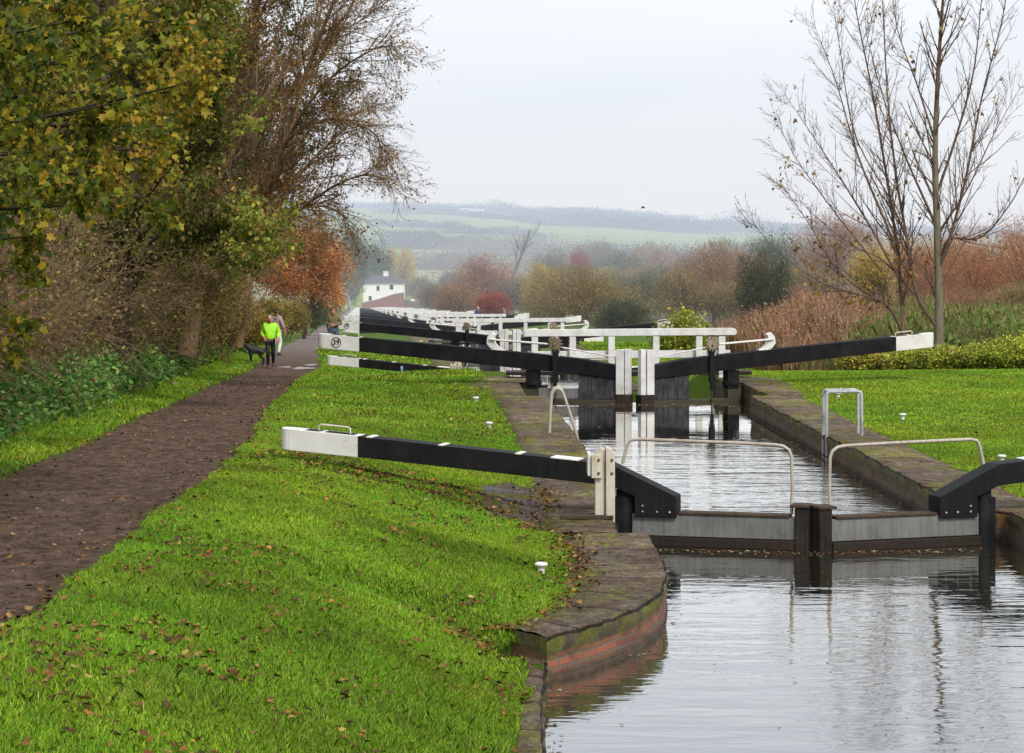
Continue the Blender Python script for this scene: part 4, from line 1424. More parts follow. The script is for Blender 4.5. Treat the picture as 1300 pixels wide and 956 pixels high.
def build_grass():
    rg = np.random.default_rng(3)
    reg = [(-4.2, .6, 11, 20, 8500, .032, .0026, GRASS_PAL), (-4.2, 1.0, 20, 29, 5600, .034, .0034, GRASS_PAL), (-5, .9, 29, 42, 2800, .036, .005, GRASS_PAL),
           (-6.5, .4, 42, 60, 700, .05, .009, GRASS_PAL), (-9, .2, 60, 86, 220, .085, .016, GRASS_PAL),
           (-7.6, -5.2, 20, 40, 1100, .08, .007, GRASS_PAL), (-9.5, -6.0, 40, 70, 450, .09, .010, GRASS_PAL), (-12, -7.6, 70, 110, 180, .12, .018, GRASS_PAL),
           (5.6, 13.5, 30, 44, 1100, .030, .006, LAWN_PAL), (5.0, 16, 44, 70, 520, .034, .009, LAWN_PAL), (4, 16, 70, 96, 120, .06, .018, LAWN_PAL),
           (-9, -3.0, 86, 120, 60, .09, .03, GRASS_PAL), (2.0, 12.0, 96, 130, 60, .08, .03, LAWN_PAL)]
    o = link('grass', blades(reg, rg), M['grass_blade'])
    tag(o, kind='stuff')
    # longer tufts on the foreground bank
    reg = [(-3.3, .5, 10, 19.5, 380, .07, .0024, GRASS_PAL + [((.09, .18, .02), 2)]), (-3.2, .3, 19.5, 26, 150, .07, .003, GRASS_PAL)]
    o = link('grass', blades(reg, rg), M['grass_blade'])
    tag(o, kind='stuff')
    # fallen leaves: scattered, and drifted along edges and ruts
    n = 70000
    X = rg.uniform(-6.0, 1.4, n); Y = 11 + 62 * rg.random(n) ** 1.5
    k = .6 * vnoise(X, Y, 1.1, 41) + .8 * vnoise(X, Y, .3, 42)
    ok = (k > .02 + .75 * rg.random(n)) & on_grass(X, Y, -.1)
    P = [np.stack([X[ok], Y[ok]], 1)]
    # coping edge drift
    n = 900
    Y = rg.uniform(22.2, 34, n); X = left_inner(Y) - np.interp(Y, [22.2, 25, 28.5, 30], [.8, 1.0, 1.0, 1.1]) + rg.normal(.05, .13, n)
    P.append(np.stack([X, Y], 1))
    n = 260
    P.append(np.stack([rg.normal(-.25, .22, n), rg.normal(21.9, .45, n)], 1))
    # under the beam, along the foot worn arc
    n = 520
    t = rg.uniform(-.1, 1.0, n)
    P.append(np.stack([-2.9 + 3.1 * t + rg.normal(0, .12, n), 33.2 - 1.5 * t + .9 * np.sin(t * 3) * -.5 + rg.normal(0, .25, n)], 1))
    n = 320
    t = rg.uniform(0, 1, n)
    P.append(np.stack([-2.6 + 2.6 * t, 31.6 - .7 * t + rg.normal(0, .16, n)], 1))
    # path edges
    n = 900
    Y = rg.uniform(13, 75, n) ** 1.0; s = rg.random(n) < .6
    X = np.where(s, xl(Y) - np.abs(rg.normal(.1, .3, n)), xr(Y) + rg.normal(.05, .2, n))
    P.append(np.stack([X, Y], 1))
    n = 240
    Y = rg.uniform(16, 60, n); X = xl(Y) + (xr(Y) - xl(Y)) * rg.random(n)
    P.append(np.stack([X, Y], 1))
    # right lawn, sparse
    n = 1500
    X = rg.uniform(6, 14, n); Y = rg.uniform(34, 66, n)
    ok = on_grass(X, Y) & (vnoise(X, Y, 1.3, 43) > .05)
    P.append(np.stack([X[ok], Y[ok]], 1))
    P = np.concatenate(P)
    Z = h(P[:, 0], P[:, 1]) + .022 + .035 * rg.random(len(P)) * on_grass(P[:, 0], P[:, 1])
    cw_in = left_inner(P[:, 1])
    on_cop = (P[:, 0] > cw_in - 1.0) & (P[:, 0] < cw_in) & (P[:, 1] > 22)
    Z = np.where(on_cop, .015, Z)
    C = np.column_stack([P, Z])
    me = leaves_mesh('fallen_leaves', C, rg.uniform(.022, .062, len(C)), pick(LITTER_PAL, len(C), rg, .3), LEAF_MAPLE, 2.2, rg)
    tag(link('fallen_leaves', me, M['litter']), kind='stuff')
    # leaves and scum afloat, gathered against the walls and gates
    n = 900
    Y = rg.uniform(13, 55, n); li = left_inner(Y); ri = right_inner(Y)
    s_ = rg.random(n)
    X = np.where(s_ < .4, li + np.abs(rg.normal(0, .12, n)) + .02, np.where(s_ < .8, ri - np.abs(rg.normal(0, .12, n)) - .02, li + (ri - li) * rg.random(n)))
    gx = rg.uniform(1.6, 5.6, 420); gy = 30.4 - np.abs(rg.normal(0, .18, 420)) + .3 * np.abs(gx - 3.65) / 2
    g2 = rg.uniform(.9, 4.7, 420); gy2 = 55.4 - np.abs(rg.normal(0, .5, 420))
    X = np.concatenate([X, gx, g2]); Y = np.concatenate([Y, gy, gy2])
    me = leaves_mesh('floating_leaves', np.column_stack([X, Y, np.full(len(X), -.394)]), rg.uniform(.02, .055, len(X)), pick(LITTER_PAL + [((.45, .42, .34), 3)], len(X), rg, .3), LEAF_OVAL, 30, rg)
    tag(link('floating_leaves', me, M['litter']), kind='stuff')
    # scraps and clods on the towpath
    n = 4000
    Y = rg.uniform(11, 70, n) ** 1.0; X = xl(Y) + (xr(Y) - xl(Y)) * rg.random(n)
    C = np.column_stack([X, Y, h(X, Y) + .006])
    me = leaves_mesh('path_litter', C, rg.uniform(.015, .055, n), pick([((.04, .026, .02), 3), ((.14, .10, .07), 2), ((.26, .18, .10), 1)], n, rg), LEAF_DIAMOND, 2.0, rg)
    tag(link('path_litter', me, M['litter']), kind='stuff')


# ------------------------------------------------------------------ plants
def scatter_plants(name, n, area, pal, size, shape, seed, kind='stuff', hgt=.5, keep=None, up=.5, mat='leaf'):
    rg = np.random.default_rng(seed)
    x0, x1, y0, y1 = area
    X = rg.uniform(x0, x1, n); Y = rg.uniform(y0, y1, n)
    if keep is not None:
        ok = keep(X, Y); X, Y = X[ok], Y[ok]
    m = vnoise(X, Y, 1.3, seed) + .6 * vnoise(X, Y, .5, seed + 1)
    ok = m > -.42
    X, Y, m = X[ok], Y[ok], m[ok]
    Z = h(X, Y) + hgt * np.clip(.55 + .9 * m, .1, 1.5) * rg.random(len(X)) ** .5
    tone = np.clip(1 + .9 * m, .45, 1.6)[:, None]
    C = np.column_stack([X, Y, Z])
    me = leaves_mesh(name, C, size * rg.uniform(.6, 1.4, len(C)), np.clip(pick(pal, len(C), rg) * tone, .004, .9), shape, up, rg)
    o = link(name, me, M[mat])
    return tag(o, kind=kind)


def reeds(name, n, area, pal, hgt, wid, seed, keep=None, plume=None):
    rg = np.random.default_rng(seed)
    x0, x1, y0, y1 = area
    X = rg.uniform(x0, x1, n); Y = rg.uniform(y0, y1, n)
    if keep is not None:
        ok = keep(X, Y); X, Y = X[ok], Y[ok]
    n = len(X)
    Z = h(X, Y)
    tn = vnoise(X, Y, 2.0, seed) + .6 * vnoise(X, Y, .7, seed + 2)
    H = hgt * np.clip(1 + .5 * tn, .4, 1.6) * rg.uniform(.6, 1.15, n)
    a = rg.uniform(0, 2 * PI, n); w = wid * rg.uniform(.6, 1.4, n)
    la = rg.uniform(0, 2 * PI, n); ln = H * rg.uniform(.05, .5, n)
    bx, by = np.cos(a) * w, np.sin(a) * w
    lx, ly = np.cos(la) * ln, np.sin(la) * ln
    V = np.stack([np.stack([X - bx, Y - by, Z - .05], 1), np.stack([X + bx, Y + by, Z - .05], 1),
                  np.stack([X + bx + lx * .35, Y + by + ly * .35, Z + H * .65], 1), np.stack([X + lx, Y + ly, Z + H], 1),
                  np.stack([X - bx + lx * .35, Y - by + ly * .35, Z + H * .65], 1)], 1)
    c = np.clip(pick(pal, n, rg, .25) * np.clip(1 + .8 * tn, .4, 1.6)[:, None], .004, .9)
    Vs, Fs, Ss, Cs = [V.reshape(-1, 3)], [(np.arange(5)[None] + (np.arange(n) * 5)[:, None]).ravel()], [np.arange(n) * 5], [np.repeat(c, 5, 0)]
    me = np_mesh(name, Vs[0], Fs[0], Ss[0], False, Cs[0])
    o = link(name, me, M['leaf'])
    tag(o, kind='stuff')
    if plume is not None:
        sel = rg.random(n) < plume[1]
        T = V[sel, 3]
        m = len(T)
        C = np.repeat(T, 7, 0) + rg.normal(0, 1, (m * 7, 3)) * np.array([.05, .05, .10]) * hgt * .6
        me = leaves_mesh(name + '_plume', C, .13 * hgt / 2 * rg.uniform(.5, 1.4, len(C)), pick(plume[0], len(C), rg, .2), LEAF_DIAMOND, .2, rg, True)
        tag(link('reed_plumes', me, M['leaf']), kind='stuff')
    return o


def right_tree():
    """the bare many stemmed tree on the right, its stems laid out one by one"""
    rg = np.random.default_rng(11)
    Y0 = 70.0
    b = at(1187, 448, Y0)
    zg = hz(b.x, b.y)
    root = empty('bare_tree', (b.x, b.y, zg))
    tag(root, 'tall bare multi stemmed tree behind the right lawn with a few golden leaves', 'tree')
    o = np.array([b.x, b.y, zg])

    def L(*pts, dy=0.0):
        n = len(pts)
        return [np.array(at(px, py, Y0 + dy * (i / max(n - 1, 1)))) - o for i, (px, py) in enumerate(pts)]
    S = Seg(); tips = []
    P = dict(nseg=[5, 5, 4, 3], up=[.2, .28, .22, .15], wig=.045, levels=3, kids=[5, 4.0, 2.4], ang=.60, ratio=.46, rmin=.0055, rr=.5, taper=.4, bare=.18, rside=.026)
    stems = [
        (L((1188, 470), (1192, 420), (1190, 301), (1187, 200), (1191, 90), (1197, 0), (1201, -70)), .205, .03, 1.75, 30),
        (L((1190, 345), (1206, 301), (1226, 226), (1246, 125), (1271, 30), (1281, -30), dy=-1.2), .085, .018, 1.5, 20),
        (L((1190, 335), (1206, 304), (1246, 301), (1281, 261), (1300, 226), (1328, 170), dy=-.6), .055, .014, 1.1, 12),
        (L((1146, 452), (1146, 414), (1140, 326), (1128, 240), (1108, 120), (1088, 20), (1080, -40), dy=1.5), .11, .018, 1.5, 26),
        (L((1187, 412), (1163, 371), (1151, 301), (1138, 226), (1127, 125), (1121, 10), (1118, -50), dy=.8), .095, .018, 1.5, 26),
        (L((1146, 425), (1132, 395), (1111, 379), (1050, 362), (990, 322), (948, 271), dy=-1.5), .060, .009, 1.0, 15),
        (L((1128, 388), (1066, 346), (1025, 281), (988, 229), dy=-.8), .05, .009, 1.0, 13),
        (L((1140, 351), (1101, 281), (1050, 200), (1000, 125), dy=.9), .06, .010, 1.2, 16),
        (L((1136, 310), (1090, 200), (1060, 100), (1035, 35), dy=1.8), .055, .010, 1.2, 16),
        (L((1188, 285), (1150, 200), (1120, 120), (1098, 35), dy=-1.6), .055, .011, 1.2, 15),
        (L((1188, 250), (1215, 170), (1236, 90), (1246, 0), (1250, -40), dy=1.5), .06, .012, 1.2, 15),
        (L((1160, 372), (1120, 330), (1080, 310), (1030, 270), (1005, 240), dy=.7), .04, .008, .9, 10),
        (L((1187, 180), (1165, 110), (1140, 40), (1130, -30), dy=1.1), .05, .012, 1.1, 13),
        (L((1150, 300), (1128, 250), (1085, 170), (1066, 60), (1058, 10), dy=-1.4), .045, .010, 1.1, 13),
        (L((1188, 300), (1228, 240), (1262, 170), (1296, 110), dy=.5), .05, .010, 1.2, 12),
        (L((1120, 345), (1060, 270), (1010, 200), (985, 150), dy=-.5), .04, .008, 1.1, 12),
    ]
    marks = []
    for pts, r0, r1, sl, k in stems:
        marks.append(len(S.a))
        limb(S, tips, pts, r0 * (.74 if r0 > .2 else .62 if r0 > .065 else .72), r1 * .5, P, rg, sl * 1.35, k * 2.1)
    big, thin = Seg(), Seg()
    for a_, b_, ra_, rb_ in zip(S.a, S.b, S.ra, S.rb):
        (big if ra_ > .072 else thin).add(a_, b_, ra_, rb_)
    link('trunk', seg_mesh('trunk', big), M['bark_grey'], root)
    link('branches', seg_mesh('branches', thin), M['bark_branch'], root)
    T = np.array(tips)
    # a few leaves still hang low in the crown, buds and keys at the tips
    zrel = T[:, 2] / 9.0
    keep = rg.random(len(T)) < np.where((zrel > .2) & (zrel < .5), .055, .006)
    C = np.repeat(T[keep], 2, 0) + rg.normal(0, .07, (keep.sum() * 2, 3))
    pal = [((.42, .24, .04), 3), ((.32, .17, .04), 2), ((.50, .33, .08), 2), ((.2, .10, .05), 2)]
    me = leaves_mesh('leaves', C, rg.uniform(.07, .13, len(C)), pick(pal, len(C), rg), LEAF_MAPLE, .1, rg, True)
    link('leaves', me, M['leaf'], root)


def maple_left():
    """leafy maple boughs hanging in from the left"""
    rg = np.random.default_rng(21)
    b = (-7.6, 26.0)
    zg = hz(*b)
    root = empty('maple_tree', (b[0], b[1], zg))
    tag(root, 'maple in yellowing green leaf overhanging from the left edge of the picture', 'tree')
    o = np.array([b[0], b[1], zg])
    S = Seg(); tips = []
    P = dict(nseg=[5, 4, 3, 2], up=[.0, .0, -.05, -.1], wig=.12, levels=3, kids=[5, 5, 3], ang=.7, ratio=.5, rmin=.004, rr=.5, taper=.4, bare=.1)
    S.add(np.array([0, 0, -.2]), np.array([.05, 0, 2.2]), .22, .18); S.add(np.array([.05, 0, 2.2]), np.array([.0, .1, 6.5]), .18, .10)
    ends = []
    targets = [((262, 100), 24), ((215, 160), 25), ((255, 115), 26), ((180, 210), 24), ((120, 260), 23), ((200, 60), 25), ((120, 20), 24), ((240, 20), 27), ((60, 150), 22),
               ((40, 300), 23.5), ((20, 420), 25), ((10, 230), 21), ((150, 130), 22), ((90, 80), 21), ((30, 40), 21), ((190, 250), 27), ((170, -20), 24), ((60, -40), 22), ((230, 190), 28), ((15, 345), 26)]
    for (px, py), Y in targets:
        e = np.array(at(px, py, Y)) - o
        s = np.array([0.03, 0.03, max(.9, min(6.0, e[2] * .75))])
        m = (s + e) / 2 + np.array([0, 0, .25]) + rg.normal(0, .12, 3)
        limb(S, tips, [s, m, e], .05, .006, P, rg, .62, 11)
    link('trunk', seg_mesh('trunk', S), M['bark_dark'], root)
    T = np.array(tips)
    T = T[rg.permutation(len(T))]
    C = np.concatenate([T + rg.normal(0, .05, T.shape), T[: int(len(T) * .9)] + rg.normal(0, .10, (int(len(T) * .9), 3))])
    w = C + o
    px = w[:, 0] / w[:, 1] * F + HX
    print('maple leaves', len(C))
    if len(C) > 32000:
        C = C[rg.permutation(len(C))[:32000]]
    px = (C[:, 0] + o[0]) / (C[:, 1] + o[1]) * F + HX
    tone = vnoise(C[:, 0] * 1.0 + 40, C[:, 2], .5, 51) + .6 * vnoise(C[:, 1], C[:, 2], .3, 52)
    pa = [((.12, .155, .014), 5), ((.18, .20, .016), 4), ((.30, .26, .02), 3), ((.42, .30, .025), 1.6), ((.06, .09, .014), 3.5)]
    pb = [((.42, .31, .028), 4), ((.33, .27, .028), 4), ((.46, .25, .03), 1), ((.19, .20, .02), 4), ((.24, .13, .03), .8)]
    ca, cb = pick(pa, len(C), rg), pick(pb, len(C), rg)
    f = (np.clip(px / 260, 0, 1) * .6 + .8 * tone + rg.normal(0, .12, len(C))) > .50
    cols = np.where(f[:, None], cb, ca)
    me = leaves_mesh('crown', C, .035 + .075 * rg.random(len(C)) ** 1.3, cols, LEAF_MAPLE, .15, rg, True)
    link('crown', me, M['leaf'], root)


def twiggy_tree(name, label, base, limbs, P, side_L, seed, leafpal, leaf_n, leaf_size, bark='bark_twig', kids=26, group=None, falloff=None, shape=LEAF_DIAMOND, cat='tree'):
    """tree drawn limb by limb, ending in masses of fine drooping twigs with withered leaves"""
    rg = np.random.default_rng(seed)
    zg = hz(*base)
    root = empty(name, (base[0], base[1], zg))
    tag(root, label, cat, group)
    o = np.array([base[0], base[1], zg])
    S = Seg(); tips = []
    for j, (pts, r0, r1) in enumerate(limbs):
        limb(S, tips, [np.array(p) - o for p in pts], r0 * (1 if j == 0 else .62), r1 * .7, P, rg, side_L, kids)
    link('trunk', seg_mesh('trunk', S), M[bark], root)
    T = np.array(tips)
    print(name, 'segs', len(S.a), 'tips', len(T))
    i = rg.integers(0, len(T), leaf_n)
    C = T[i] + rg.normal(0, .09, (leaf_n, 3))
    if falloff is not None:
        w = C + o
        px = w[:, 0] / w[:, 1] * F + HX
        C = C[rg.random(len(C)) < falloff(px)]
    tone = np.clip(1 + 1.1 * vnoise(C[:, 0], C[:, 2], .9, seed) + .6 * vnoise(C[:, 1] * 1.3, C[:, 2], .4, seed + 1), .4, 1.7)
    me = leaves_mesh('crown', C, leaf_size * rg.uniform(.6, 1.4, len(C)), np.clip(pick(leafpal, len(C), rg) * tone[:, None], .004, .9), shape, .1, rg, True)
    link('crown', me, M['leaf'], root)
    return root


def left_woods():
    maple_left()
    BROWN = [((.28, .13, .05), 5), ((.36, .18, .06), 3), ((.17, .085, .04), 4), ((.28, .22, .05), 2)]
    P = dict(nseg=[6, 6, 5, 3], up=[.0, -.10, -.22, -.25], wig=.10, levels=3, kids=[6, 7, 5.0], ang=.52, ratio=.50, rmin=.0042, rr=.5, taper=.4, bare=.12)
    A = lambda Y, *pts: [at(px, py, Y + dy) for px, py, dy in pts]
    # the big leaning tree whose twigs reach out over the path
    limbs = [
        (A(60, (236, 450, 0), (258, 300, 0), (264, 150, 0), (268, 0, 0), (270, -120, 1)), .26, .06),
        (A(60, (262, 380, 0), (318, 290, -1), (362, 180, -2), (392, 85, -2), (432, -20, -3), (450, -70, -3)), .16, .03),
        (A(60, (268, 370, 0), (330, 280, 1), (400, 200, 2), (450, 150, 2), (468, 118, 3)), .11, .012),
        (A(60, (270, 360, 0), (340, 300, -1), (410, 245, -2), (460, 222, -3), (488, 228, -3)), .09, .010),
        (A(60, (262, 260, 0), (330, 130, 1), (400, 60, 2), (460, 25, 3), (480, 5, 3)), .10, .012),
        (A(60, (300, 330, 0), (350, 280, 2), (400, 262, 3), (432, 270, 4), (446, 296, 4)), .07, .009),
        (A(60, (320, 270, 0), (380, 150, -3), (430, 90, -4), (480, 60, -5), (492, 62, -5)), .08, .009),
        (A(60, (264, 180, 0), (300, 80, -2), (330, 0, -3), (360, -60, -3)), .09, .02),
        (A(60, (300, 330, 0), (340, 300, -3), (385, 300, -4), (400, 314, -5)), .06, .009),
        (A(60, (370, 170, 0), (420, 150, 0), (470, 165, 1), (484, 188, 1)), .06, .008),
        (A(60, (392, 90, -2), (420, 60, -2), (450, 0, -1), (456, -50, 0)), .07, .012),
        (A(60, (264, 240, 0), (230, 150, 2), (200, 60, 3), (190, -40, 4)), .10, .02),
        (A(60, (258, 300, 0), (210, 230, -2), (160, 180, -3), (110, 150, -4)), .09, .012),
    ]
    twiggy_tree('beech_tree', 'large tree leaning right over the towpath with bare drooping twigs and withered brown leaves', (at(236, 450, 60).x, 60.0), limbs, P, 1.75, 31,
                BROWN, 80000, .066, 'bark_twig', 44, falloff=lambda px: np.clip(1.15 - (px - 250) / 190, .10, 1))
    # a second, darker, behind it
    limbs = [
        (A(80, (300, 440, 0), (318, 300, 0), (322, 150, 0), (326, 20, 0), (330, -60, 0)), .24, .05),
        (A(80, (316, 330, 0), (360, 240, -1), (390, 170, -2), (420, 120, -2)), .10, .012),
        (A(80, (318, 280, 0), (280, 200, 1), (250, 120, 2), (230, 40, 2)), .10, .02),
        (A(80, (322, 200, 0), (355, 110, -2), (380, 30, -3), (395, -30, -3)), .08, .015),
        (A(80, (318, 300, 0), (290, 250, 3), (262, 215, 4)), .08, .012),
    ]
    twiggy_tree('woodland_tree', 'darker brown tree standing behind the leaning one, half hidden', (at(300, 440, 80).x, 80.0), limbs, P, 2.6, 32,
                [((.11, .09, .035), 3), ((.17, .105, .04), 3), ((.08, .095, .025), 3)], 34000, .09, 'bark_twig', 30)
    # ivy clad tree filling the upper middle
    limbs = [
        (A(48, (150, 470, 0), (168, 300, 0), (172, 120, 0), (176, -40, 0)), .22, .06),
        (A(48, (168, 320, 0), (215, 240, -1), (250, 150, -1), (290, 90, -2)), .10, .012),
        (A(48, (170, 240, 0), (120, 160, 0), (90, 70, 1), (70, -20, 1)), .10, .02),
        (A(48, (168, 350, 0), (230, 310, -1), (280, 290, -2), (318, 300, -3)), .08, .010),
        (A(48, (172, 160, 0), (220, 60, -1), (260, -10, -2)), .08, .015),
        (A(48, (160, 380, 0), (110, 330, 0), (70, 300, 0), (30, 280, 1)), .08, .012),
        (A(48, (172, 200, 0), (215, 150, 2), (240, 120, 3)), .07, .010),
    ]
    P2 = dict(P); P2['kids'] = [6, 5, 3.2]
    twiggy_tree('ivy_tree', 'olive green ivy hung tree between the maple boughs and the bare twigs', (at(150, 470, 48).x, 48.0), limbs, P2, 1.7, 33,
                [((.18, .23, .03), 3), ((.30, .28, .04), 3), ((.10, .14, .022), 4), ((.34, .23, .06), 2.5)], 40000, .085, 'bark_dark', 26, shape=LEAF_OVAL)
    # dense wood behind, closing the view
    rg = np.random.default_rng(40)
    spec = [(-20, 430, 0, 56, 320, 1), (70, 440, -10, 66, 300, 2), (150, 440, 20, 92, 240, 3), (225, 440, -30, 104, 230, 4), (285, 435, 70, 118, 150, 5), (110, 430, -120, 100, 420, 6), (20, 430, -140, 84, 480, 7)]
    for i, (px, by, ty, Y, w, sd) in enumerate(spec):
        pal = [[((.045, .055, .016), 4), ((.075, .065, .022), 3), ((.10, .07, .028), 2), ((.03, .035, .012), 3)], [((.07, .05, .026), 4), ((.10, .065, .032), 3), ((.045, .04, .018), 3)]][i % 2]
        lab = ['deep green woodland tree behind the maple at the left edge', 'brown shadowy tree rising behind the bramble thicket', 'dark olive tree between ivy tree and leaning tree',
               'brown tree behind the trunk of the leaning tree', 'dark slender tree just left of the orange tree', 'tall dark tree closing the wood above the thicket', 'tallest shadowy tree behind the maple boughs'][i]
        soft_tree('woodland_tree', lab, 'tree', px, by, ty, Y, w, pal, 30000, .22, bark='bark_twig', seed=60 + sd, twigs=700, shell=.15, low=True, nclump=170, bright=2.1, twigf=.25)
    # bramble and twig thicket along the hedge bank
    limbs_spec = [(70, 470, 37, 'tangled brown bramble thicket above the nettles at left', 1), (165, 462, 46, 'brown thorny thicket in the middle of the hedge bank', 2), (236, 458, 58, 'brown and green thicket nearest the dog', 3), (282, 448, 74, 'russet hedge bush behind the black dog', 4), (-10, 470, 32, 'dark thicket at the left edge below the maple', 5)]
    for px, py, Y, lab, sd in limbs_spec:
        rg = np.random.default_rng(80 + sd)
        b = at(px, py, Y)
        zg = hz(b.x, b.y)
        root = empty('thicket', (b.x, b.y, zg)); tag(root, lab, 'thicket')
        S = Seg(); tips = []
        P3 = dict(nseg=[6, 5, 4], up=[-.35, -.4, -.2], wig=.16, levels=2, kids=[7, 5], ang=.7, ratio=.5, rmin=.005, rr=.6, taper=.4, bare=.05)
        for _ in range(120):
            p = np.array([rg.uniform(-2.0, 1.0), rg.uniform(-4.0, 4.5), 0])
            p[2] = hz(p[0] + b.x, p[1] + b.y) - zg
            lim = float(xl(p[1] + b.y)) - 1.9 - b.x
            if p[0] > lim: p[0] = lim - rg.random() * .6
            p[2] = hz(p[0] + b.x, p[1] + b.y) - zg
            grow(S, tips, p, unit(np.array([rg.normal(.05, .25), rg.normal(0, .3), 1.0])), rg.uniform(1.5, 3.9), .015, 0, P3, rg)
        link('stems', seg_mesh('stems', S), M['bark_twig'], root)
        T = np.array(tips)
        n = 13000
        C = T[rg.integers(0, len(T), n)] + rg.normal(0, .14, (n, 3))
        tone = np.clip(1 + 1.2 * vnoise(C[:, 0] + C[:, 1], C[:, 2], .7, sd), .4, 1.7)[:, None]
        pal = [((.22, .15, .075), 5), ((.15, .105, .055), 4), ((.17, .19, .045), 3), ((.34, .20, .07), 2)]
        if sd == 4: pal = [((.32, .17, .06), 4), ((.21, .12, .05), 3), ((.25, .22, .05), 3)]
        if sd == 3: pal = [((.10, .14, .03), 4), ((.16, .13, .05), 3), ((.075, .075, .03), 3)]
        me = leaves_mesh('foliage', C, .058 * rg.uniform(.6, 1.4, n), np.clip(pick(pal, n, rg) * tone, .004, .9), LEAF_OVAL, .2, rg)
        link('foliage', me, M['leaf'], root)
    OLV = [((.23, .21, .05), 4), ((.31, .23, .06), 3), ((.15, .17, .04), 3), ((.38, .25, .07), 2), ((.19, .13, .06), 3)]
    for i, (px, by, ty, Y, w, lab) in enumerate([(118, 455, 235, 52, 150, 'olive brown shrub rising from the bramble thickets, left of centre of the hedge'), (196, 448, 215, 60, 140, 'ochre and olive shrub in the hedge under the ivy tree'),
                                                 (250, 446, 240, 70, 120, 'brown green shrub round the foot of the leaning tree'), (284, 440, 305, 80, 62, 'yellowish green shrub in the hedge just above the dog'), (40, 455, 260, 48, 130, 'dim brown shrub behind the thicket at the left edge')]):
        soft_tree('hedge_shrub', lab, 'shrub', px, by, ty, Y, w, OLV, 26000, .075, bark='bark_twig', seed=130 + i, twigs=700, low=True, shell=.25, nclump=120, twigf=.35, bright=1.25)
    # nettles, ivy and bramble leaves on the bank
    pal = [((.10, .22, .045), 5), ((.15, .29, .06), 4), ((.06, .13, .03), 4), ((.22, .34, .08), 2), ((.2, .14, .07), .8)]
    keep = lambda X, Y: (X < xl(Y) - .75 - .25 * vnoise(X, Y, 1.2, 61)) & (X > xl(Y) - 4.2)
    scatter_plants('nettles', 80000, (-12, -5.8, 21, 62), pal, .09, LEAF_OVAL, 62, hgt=.85, keep=keep, up=.7)
    pal2 = [((.07, .12, .02), 4), ((.10, .14, .03), 3), ((.12, .08, .03), 2)]
    keep2 = lambda X, Y: (X < xl(Y) - 1.0) & (X > xl(Y) - 4.5)
    scatter_plants('verge_plants', 16000, (-15, -7.5, 60, 110), pal2, .13, LEAF_OVAL, 63, hgt=.6, keep=keep2, up=.6)
    # the clipped yellowing hedge farther along the path, one bush after another
    hb = [(312, 432, 388, 94, 60, 0), (338, 428, 384, 108, 58, 1), (364, 424, 383, 126, 54, 2), (387, 419, 383, 148, 42, 3), (402, 414, 384, 178, 32, 4)]
    for px, by, ty, Y, w, i in hb:
        pal = [((.27, .20, .045), 4), ((.20, .17, .04), 4), ((.12, .12, .03), 3), ((.30, .16, .05), 1.5)] if i < 3 else [((.05, .07, .02), 4), ((.08, .085, .025), 3), ((.13, .11, .035), 2)]
        lab = ['ochre hedge bush behind the walker in the taupe top', 'yellowing hedge bush beside the pale bend of the path', 'third yellow green hedge bush under the orange tree', 'dark green hedge bush beyond the yellow ones', 'farthest dark hedge bush beside the towpath'][i]
        soft_tree('hedge_bush', lab, 'bush', px, by, ty, Y, w, pal, 11000, .09, bark='bark_dark', seed=90 + i, twigs=160, low=True, shell=.2, twigf=.3, bright=1.7)
    soft_tree('orange_tree', 'bright orange red autumn tree over the hedge beside the far towpath', 'tree', 385, 415, 300, 135, 120, [((.50, .20, .055), 4), ((.42, .14, .045), 3), ((.56, .27, .07), 2), ((.34, .12, .04), 2)], 20000, .12, bark='bark_dark', seed=101, twigs=260, bright=1.4, twigf=.2)
    soft_tree('orange_tree', 'smaller orange tree below the first, with paler leaves reaching the path', 'tree', 418, 412, 348, 165, 44, [((.56, .26, .09), 4), ((.5, .2, .07), 3), ((.6, .34, .12), 2)], 9000, .11, bark='bark_dark', seed=102, twigs=120, bright=1.6)


